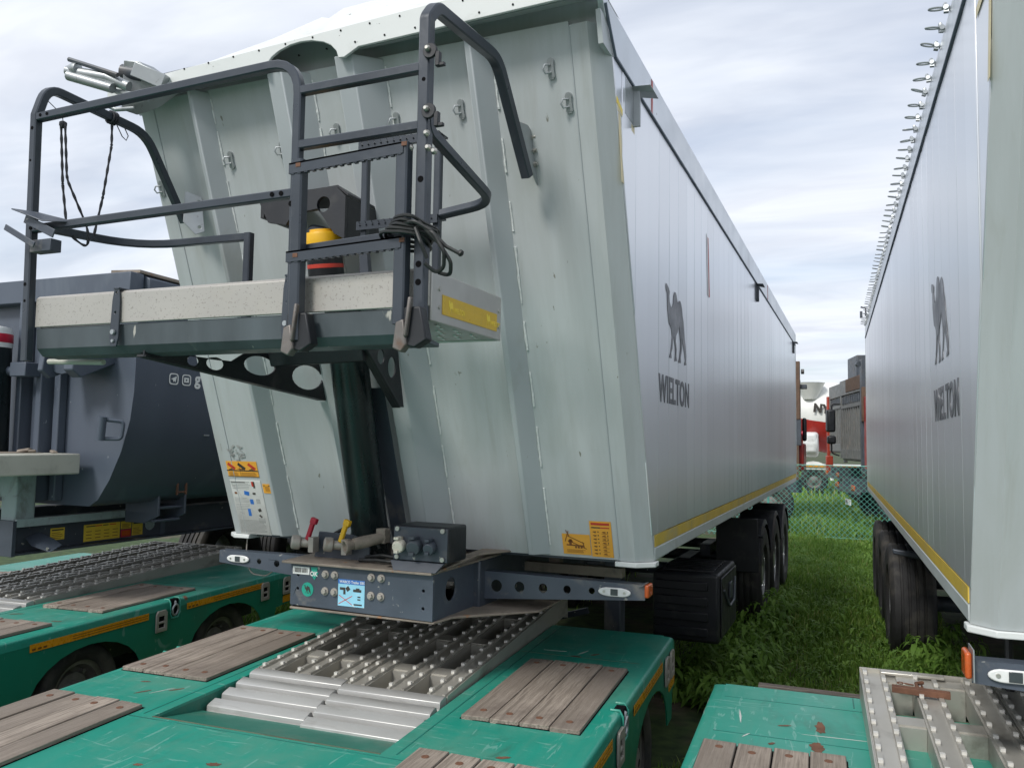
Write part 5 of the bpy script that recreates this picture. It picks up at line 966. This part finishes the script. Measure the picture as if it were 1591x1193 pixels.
# ================================================================== chain-link fence
FY = 18.
FN = empty('chain_link_fence', (0, FY, 0), 'green chain-link fence across the grass between the two tippers', 'fence', world_parts=True)
mb = MB(); xa, xb, h_, s_ = -4.2, 2.6, 1.50, .105
k = xa-h_
while k < xb:
    for d in (1, -1):
        a = (k, 0) if d > 0 else (k+h_, 0); b = (k+h_, h_) if d > 0 else (k, h_)
        (ax_, az_), (bx_, bz_) = a, b
        def clipx(x): return max(xa, min(xb, x))
        if max(ax_, bx_) > xa and min(ax_, bx_) < xb:
            ca_, cb_ = clipx(ax_), clipx(bx_); t = (bz_-az_)/(bx_-ax_)
            mb.tube([(ca_, FY+.004*d, az_+(ca_-ax_)*t), (cb_, FY+.004*d, az_+(cb_-ax_)*t)], .0036, 4, caps=False)
    k += s_
net = mb.build('wire_mesh', 'fence_green', FN)
mb = MB(); mb.tube([(xa, FY, 1.50), (xb, FY, 1.51)], .008, 6); mb.tube([(xa, FY, .06), (xb, FY, .06)], .005, 6); mb.build('tension_wire', 'fence_green', FN)
for x in (-4.0, -1.75, .55, 2.5): mb = MB(); mb.tube([(x, FY+.04, 0), (x, FY+.04, 1.55)], .024, 10); mb.build('fence_post', 'fence_green', FN)

# ================================================================== trucks beyond the fence
def dump_truck(loc, rz, label, L_=6.5, cab=True, mirror=True, rust_top=True):
    """local frame: +x is the driving direction, ribbed tailgate in the plane x=0, y across"""
    T = empty('dump_truck', loc, label, 'dump truck', 'dump trucks beyond the fence', rot=(0, 0, rz)); w = 1.22
    mb = MB(); mb.box(.06, L_-2.2, -w, w, 1.45, 3.3); mb.build('dump_body', 'truck_grey', T, .02)
    tg = MB(); tg.box(0, .06, -w, w, 1.50, 1.72); tg.box(0, .06, -w, w, 3.05, 3.42); tg.box(0, .06, -w, w, 2.72, 2.80); tg.box(0, .06, -w, -w+.14, 1.72, 3.05); tg.box(0, .06, w-.14, w, 1.72, 3.05); tg.box(.045, .06, -w+.14, w-.14, 1.72, 3.05); tg = tg.build('tailgate', 'truck_grey', T, .006)
    for k in range(9): y = -w+.26+.24*k; mb = MB(); mb.box(.005, .045, y-.035, y+.035, 1.722, 2.718); mb.build('tailgate_rib', 'truck_grey', tg)
    for k in range(10): y = -w+.22+.22*k; mb = MB(); mb.box(.01, .045, y-.05, y+.03, 2.84, 3.02); mb.build('vent_slat', 'truck_dark', tg)
    mb = MB(); mb.box(-.02, .06, -w-.05, -w+.12, 1.2, 3.75 if rust_top else 3.3); mb.build('corner_post', 'truck_dark', T, .01); 
    if rust_top: mb = MB(); mb.box(-.03, .05, -w-.16, -w-.05, 2.35, 3.12); mb.build('corner_post', 'truck_rust', T, .01)
    if rust_top: mb = MB(); mb.box(-.01, .05, -w+.12, w*.4, 3.10, 3.42); mb.build('top_board', 'truck_rust', T, .01); mb = MB(); mb.box(.1, .5, -.25, .75, 3.4, 3.95); mb.build('cab_guard', 'truck_dark', T, .02); mb = MB(); mb.tube([(-.03, -w+.25, 3.66), (-.03, -w+.12, 3.66)], .06, 10); mb.build('hinge_pin', 'truck_dark', T)
    mb = MB(); mb.box(.0, .05, -w-.42, -w-.17, 1.3, 2.9); mb.build('side_board', 'red_cab', T, .01)
    mb = MB(); mb.box(-.1, L_, -.5, -.35, .75, 1.05); mb.box(-.1, L_, .35, .5, .75, 1.05); mb.box(-.14, -.02, -1.1, 1.1, .72, .86); mb.build('chassis_frame', 'truck_dark', T)
    for y in (-.9, .9): mb = MB(); mb.box(-.16, -.13, y-.16, y+.16, .80, .92); mb.build('tail_light', 'orange_lens', T, .01)
    for x in (.9, 2.2, L_-.9): wheel(T, (x, -1.0, .52), W_TRUCK).rotation_euler = (0, 0, -math.pi/2); wheel(T, (x, 1.0, .52), W_TRUCK).rotation_euler = (0, 0, math.pi/2)
    if cab:
        mb = MB(); mb.box(L_-2.0, L_, -1.2, 1.2, 1.0, 2.9); c_ = mb.build('cab', 'red_cab', T, .08, 3); mb = MB(); mb.box(L_, L_+.01, -1.0, 1.0, 1.9, 2.6); mb.build('windscreen', 'glass_dark', c_)
    if mirror:
        mb = MB(); mb.box(-.32, -.12, w-.1, w+.2, 2.15, 2.72); mb.box(-.3, -.1, w-.05, w+.18, 1.85, 2.06); q = mb.build('wing_mirror', 'black_plastic', T, .05, 3); mb = MB(); mb.tube(fillet([(-.0, w, 2.86), (-.2, w, 2.86), (-.2, w, 2.7)], .05), .025, 8); mb.tube(fillet([(-.2, w+.05, 1.87), (-.2, w+.05, 1.62), (-.02, w, 1.56)], .1), .02, 8); mb.build('mirror_arm', 'black_plastic', q)
    return T
TA = dump_truck((-.17, 21.2, .10), R(12), 'grey ribbed dump truck nearest the fence with a rusty top board', cab=True)
mb = MB(); mb.box(-.17, -.15, -.7, -.15, .45, .58); q = mb.build('number_plate', 'sticker_white', TA); text('lettering', 'P056', .12, q, frame((-.172, -.2, .47), (0, -1, 0), (0, 0, 1)), 'print_dark', .9, .002)
TB = dump_truck((-.58, 25.7, .25), R(11), 'second grey dump truck with an orange-red edge behind the rusty one', rust_top=False, mirror=False)
mb = MB(); mb.box(-.06, .03, 1.24, 1.36, .95, 3.15); mb.box(-.1, .1, 1.2, 1.36, .8, 1.35); mb.build('side_post', 'orange_red', TB, .02)
TC = empty('dump_truck', (-1.34, 20.2, 0), 'rust-brown truck body edge peeping out behind the ladder trailer', 'dump truck', 'dump trucks beyond the fence')
mb = MB(); mb.box(-3.2, -.03, 0, 2.4, 1.9, 3.6); mb.build('dump_body', 'truck_grey', TC, .02); mb = MB(); mb.box(-.06, .10, -.06, .1, 2.5, 3.85); mb.box(-.06, .07, -.05, .1, 1.1, 1.9); mb.build('corner_post', 'truck_rust', TC, .01); mb = MB(); mb.box(-.05, .12, -.04, .12, 1.9, 2.5); mb.box(-.02, .24, .1, .3, 3.22, 3.32); mb.tube([(.12, .1, 3.62), (.19, .1, 3.62)], .06, 10); mb.build('body_bracket', 'truck_dark', TC, .01)
mb = MB(); mb.box(.12, .22, .3, .45, 2.0, 2.55); mb.build('wing_mirror', 'black_plastic', TC, .06, 3); mb = MB(); mb.tube([(.08, .05, 2.18), (.15, .05, 2.18)], .06, 12); mb.build('side_lamp', 'label_red', TC); mb = MB(); mb.box(.05, .16, .2, 1.2, 1.3, 1.95); mb.build('cab', 'red_cab', TC, .04)
mb = MB(); mb.box(-3., .1, .3, .5, .8, 1.1); mb.build('chassis_frame', 'truck_dark', TC)
for x in (-2.4, -.6): wheel(TC, (x, .25, .52), W_TRUCK).rotation_euler = (0, 0, -math.pi/2)

MX = empty('concrete_mixer', (-.85, 36, 0), 'white and red concrete mixer truck seen between the two tippers', 'mixer truck', rot=(0, 0, 0))
da = Vector((1, .15, -.12)).normalized(); do = Vector((-2.55, 0, 3.35))
mb = MB(); mb.lathe([(.55, 0), (1.05, .7), (1.38, 1.6), (1.46, 2.4), (1.3, 3.4), (.75, 4.3)], do, da, 32); dr = mb.build('drum', 'mixer_white', MX)
mb = MB()
for k in range(24):
    a0 = R(200)+R(140)*k/24; a1 = R(200)+R(140)*(k+1)/24; pf = [(1.06, .7), (1.392, 1.6), (1.472, 2.4), (1.312, 3.4)]; x_ = da.orthogonal().normalized()
    ex = Vector((0, -1, 0)); ex = (ex-da*ex.dot(da)).normalized(); ez = da.cross(ex)
    if ez.z < 0: ez = -ez
    th = lambda a: ex*math.cos(a)+ez*math.sin(a)
    for (ra, ha), (rb, hb) in zip(pf[:-1], pf[1:]):
        b0, b1 = R(-95)+R(85)*k/24, R(-95)+R(85)*(k+1)/24
        mb.add([do+da*ha+th(b0)*ra, do+da*hb+th(b0)*rb, do+da*hb+th(b1)*rb, do+da*ha+th(b1)*ra], [(0, 1, 2, 3)])
mb.build('red_band', 'red_cab', dr)
text('lettering', 'NY', .44, dr, frame(do+da*1.55+ex*1.50+ez*.12, da, ez), 'print_dark', .95, .03)
text('lettering', '4', .5, dr, frame(do+da*1.35+ex*1.36-ez*.62, da, ez), 'sticker_white', .9, .02) if False else None
mb = MB(); mb.lathe([(.25, 0), (.55, .62), (.58, .66)], (-.92, -.9, 3.75), (0, 0, 1), 18); mb.build('hopper', 'mixer_white', MX)
mb = MB(); mb.box(-1.2, -1.14, -.9, -.84, 1.6, 4.3); mb.box(-.78, -.72, -.9, -.84, 1.6, 4.3)
for k in range(8): mb.box(-1.14, -.78, -.9, -.86, 1.9+.3*k, 1.94+.3*k)
mb.box(-1.25, -.4, -.7, -.5, 3.5, 3.6); mb.box(-.45, .1, -.8, -.5, 2.9, 3.3); mb.build('ladder', 'mixer_white', MX)
mb = MB(); mb.cyl((-1.15, -.95, 1.95), (-.62, -.95, 1.95), .5, 20); mb.box(-1.1, -.66, -1.44, -.9, 1.6, 2.4); mb.build('water_tank', 'hood_white', MX, .12, 3)
mb = MB(); mb.box(-1.6, 5, -1.2, 1.2, .95, 1.15); mb.box(-1.3, 1.4, -1.25, -1.2, 1.05, 1.16); mb.build('chassis_frame', 'mixer_white', MX, .02); mb = MB(); mb.box(-1.2, 1.4, -1.262, -1.252, 1.06, 1.12); mb.build('side_stripe', 'orange_reflector', MX)
mb = MB(); V = []
for k in range(13):
    a = math.pi*k/12
    for r_ in (.62, .74): V.append((-.8+r_*math.cos(a), -1.22, .55+r_*math.sin(a)))
mb.add(V, [(2*k, 2*k+1, 2*k+3, 2*k+2) for k in range(12)]); mb.build('mudguard', 'mixer_white', MX)
for x in (-.8, .6, 4): wheel(MX, (x, -1.0, .53), W_TRUCK).rotation_euler = (0, 0, -math.pi/2)

# ================================================================== grass and weeds
def leaf_mat(name, cols, rough=.55):
    m = bpy.data.materials.new(name); m.use_nodes = True; t = m.node_tree; b = t.nodes['Principled BSDF']; nn = t.nodes.new; ll = t.links.new
    at = nn('ShaderNodeAttribute'); at.attribute_name = 'tint'; r = nn('ShaderNodeValToRGB'); e = r.color_ramp.elements
    e[0].position = 0; e[0].color = (*cols[0], 1); e[1].position = 1; e[1].color = (*cols[-1], 1)
    for k, c_ in enumerate(cols[1:-1]): q = e.new((k+1)/(len(cols)-1)); q.color = (*c_, 1)
    ll(at.outputs['Fac'], r.inputs[0]); ll(r.outputs[0], b.inputs['Base Color']); b.inputs['Roughness'].default_value = rough; b.inputs['Specular IOR Level'].default_value = .25
    tr = nn('ShaderNodeBsdfTranslucent'); ll(r.outputs[0], tr.inputs[0]); ms = nn('ShaderNodeMixShader'); ms.inputs[0].default_value = .38; ll(b.outputs[0], ms.inputs[1]); ll(tr.outputs[0], ms.inputs[2]); ll(ms.outputs[0], t.nodes['Material Output'].inputs[0]); M[name] = m
leaf_mat('grass', [(.10, .20, .03), (.16, .30, .045), (.24, .38, .07), (.42, .43, .17)])
leaf_mat('weed', [(.10, .20, .035), (.16, .29, .05), (.24, .39, .08)])
def bulk(name, V, F4, tint, m, label, cat):
    me = bpy.data.meshes.new(name); nv, nf = len(V), len(F4); me.vertices.add(nv); me.vertices.foreach_set('co', V.astype(np.float32).ravel())
    me.loops.add(nf*4); me.loops.foreach_set('vertex_index', F4.astype(np.int32).ravel()); me.polygons.add(nf); me.polygons.foreach_set('loop_start', np.arange(nf, dtype=np.int32)*4)
    me.polygons.foreach_set('use_smooth', np.ones(nf, bool))
    at = me.attributes.new('tint', 'FLOAT', 'POINT'); at.data.foreach_set('value', tint.astype(np.float32)); me.update(calc_edges=True); me.validate(); me.materials.append(M[m])
    o = bpy.data.objects.new(name, me); COL.objects.link(o); tag(o, label, cat, kind='stuff'); return o
def patch(nn_, x0_, x1_, y0_, y1_, pw=1.6):
    y = y0_+(y1_-y0_)*rng.random(nn_)**pw; return x0_+(x1_-x0_)*rng.random(nn_), y
def fade(x, y): return .5+.5*np.sin(x*3.1+1.3*np.sin(y*1.7))*np.sin(y*1.9+x)
def blades(x, y, hmin, hmax, wid, lean=.5):
    n = len(x); a = rng.random(n)*2*np.pi; h = hmin+(hmax-hmin)*rng.random(n)**1.4; h *= .55+.75*fade(x, y); w = wid*(.6+.8*rng.random(n)); b = lean*h*rng.random(n)
    ca, sa = np.cos(a), np.sin(a); dx, dy = -sa*w/2, ca*w/2; V = np.empty((n, 8, 3))
    for k, (t, ww) in enumerate(((0, 1), (.4, .9), (.75, .6), (1, .08))):
        ox, oy, oz = ca*b*t*t, sa*b*t*t, h*t*(1-.18*t*b/np.maximum(h, 1e-3))
        V[:, 2*k] = np.stack([x+ox-dx*ww, y+oy-dy*ww, oz-.01], 1); V[:, 2*k+1] = np.stack([x+ox+dx*ww, y+oy+dy*ww, oz-.01], 1)
    base = np.arange(n)[:, None]*8; F = np.concatenate([base+np.array([2*k, 2*k+1, 2*k+3, 2*k+2]) for k in range(3)], 1).reshape(-1, 4)
    t = np.clip(rng.normal(.45, .26, n)+.25*(fade(x*.7+2, y*.6)-.5), 0, 1); return V.reshape(-1, 3), F, np.repeat(t, 8)
def leaves(cx_, cy_, per, size, hgt):
    """broad-leaved weeds: a few stems' worth of curved lens-shaped leaves round each centre"""
    n = len(cx_)*per; x = np.repeat(cx_, per); y = np.repeat(cy_, per); hp = np.repeat(hgt*(.5+.8*rng.random(len(cx_)))*(.6+.7*fade(cx_, cy_)), per)
    a = rng.random(n)*2*np.pi; z0 = hp*rng.random(n)**.7; r0 = .02+.05*rng.random(n); l = size*(.55+.8*rng.random(n)); w = l*(.20+.16*rng.random(n)); el = .75-1.0*rng.random(n)
    ca, sa = np.cos(a), np.sin(a); V = np.empty((n, 8, 3))
    for k, (t, ww) in enumerate(((0, .12), (.33, .95), (.68, .85), (1, .05))):
        rr = r0+l*t*np.cos(el-.7*t); zz_ = z0+l*t*np.sin(el-.9*t); zz_ = np.maximum(zz_, .005)
        for j, s in ((0, -1), (1, 1)): V[:, 2*k+j] = np.stack([x+ca*rr-s*sa*w*ww/2, y+sa*rr+s*ca*w*ww/2, zz_+.12*w*abs(ww)], 1)
    base = np.arange(n)[:, None]*8; F = np.concatenate([base+np.array([2*k, 2*k+1, 2*k+3, 2*k+2]) for k in range(3)], 1).reshape(-1, 4)
    t = np.clip(np.repeat(rng.normal(.45, .2, len(cx_)), per)+rng.normal(0, .14, n), 0, 1); return V.reshape(-1, 3), F, np.repeat(t, 8)
def merge(parts):
    V, F, T_ = [], [], []; b = 0
    for v, f, t in parts: V.append(v); F.append(f+b); T_.append(t); b += len(v)
    return np.concatenate(V), np.concatenate(F), np.concatenate(T_)
def keep(x, y):                                        # thin out under the trailers and on the bare earth patch
    k = np.ones(len(x), bool)
    sh = (x < -1.35) & (x > -3.2) & (y < 13.5); k &= ~(sh & (rng.random(len(x)) > .12))
    sh = (x > .75) & (y < 13); k &= ~(sh & (rng.random(len(x)) > .25))
    k &= ~(((x+1.22)/.42)**2+((y-5.55)/.75)**2 < .7+.5*rng.random(len(x)))
    return x[k], y[k]
ps = []
for (n_, x0_, x1_, y0_, y1_, h0_, h1_, w_) in ((60000, -1.6, 1.0, 4.2, 9., .03, .135, .0075), (40000, -1.5, .8, 9, 18.4, .05, .17, .011), (12000, -2.5, 2., 18.1, 30, .10, .40, .022), (9000, -4.6, -2.9, 5., 12, .05, .22, .012), (9000, -8.5, -4.4, 5.5, 14, .06, .3, .016), (3000, -.75, -.45, 2, 5, .05, .16, .009), (4000, -9, 6, 30, 60, .2, .5, .06)):
    ps.append(blades(*keep(*patch(n_, x0_, x1_, y0_, y1_, 1.35)), h0_, h1_, w_))
bulk('grass', *merge(ps), 'grass', 'fresh green grass growing between and under the trailers', 'grass')
ps = []
for (n_, x0_, x1_, y0_, y1_, per, sz, h_) in ((520, -1.35, .85, 4.3, 8.5, 14, .066, .15), (620, -1.3, .75, 8.5, 17.5, 12, .075, .17), (260, -1.4, -.7, 5.8, 10, 14, .11, .30), (200, .3, 1.0, 4.6, 9, 14, .10, .26), (200, -4.5, -2.9, 5, 9, 12, .09, .25), (250, -2, .4, 18.2, 26, 12, .13, .3), (200, -8, -4.6, 5.6, 10, 12, .1, .25)):
    ps.append(leaves(*keep(*patch(n_, x0_, x1_, y0_, y1_, 1.3)), per, sz, h_))
bulk('weeds', *merge(ps), 'weed', 'broad-leaved dark green weeds in the strip between the two tippers', 'weeds')
mb = MB()
for k in range(4):
    a = 2*math.pi*k/4; mb.add([(-.135+.0, 6.0, .24), (-.135+.028*math.cos(a), 6.0+.028*math.sin(a), .265), (-.135+.034*math.cos(a+.7), 6.0+.034*math.sin(a+.7), .26), (-.135+.028*math.cos(a+1.4), 6.0+.028*math.sin(a+1.4), .265)], [(0, 1, 2, 3)])
o = mb.build('poppy', 'orange_red', off=(-.135, 6.0, 0)); o.location = (-.135, 6.0, 0); tag(o, 'tiny red poppy flower in the grass strip', 'flower')
mb = MB(); mb.tube([(-.135, 6.0, 0), (-.14, 6.0, .15), (-.135, 6.0, .245)], .002, 5); mb.build('stem', 'weed', o, off=(-.135, 6.0, 0))
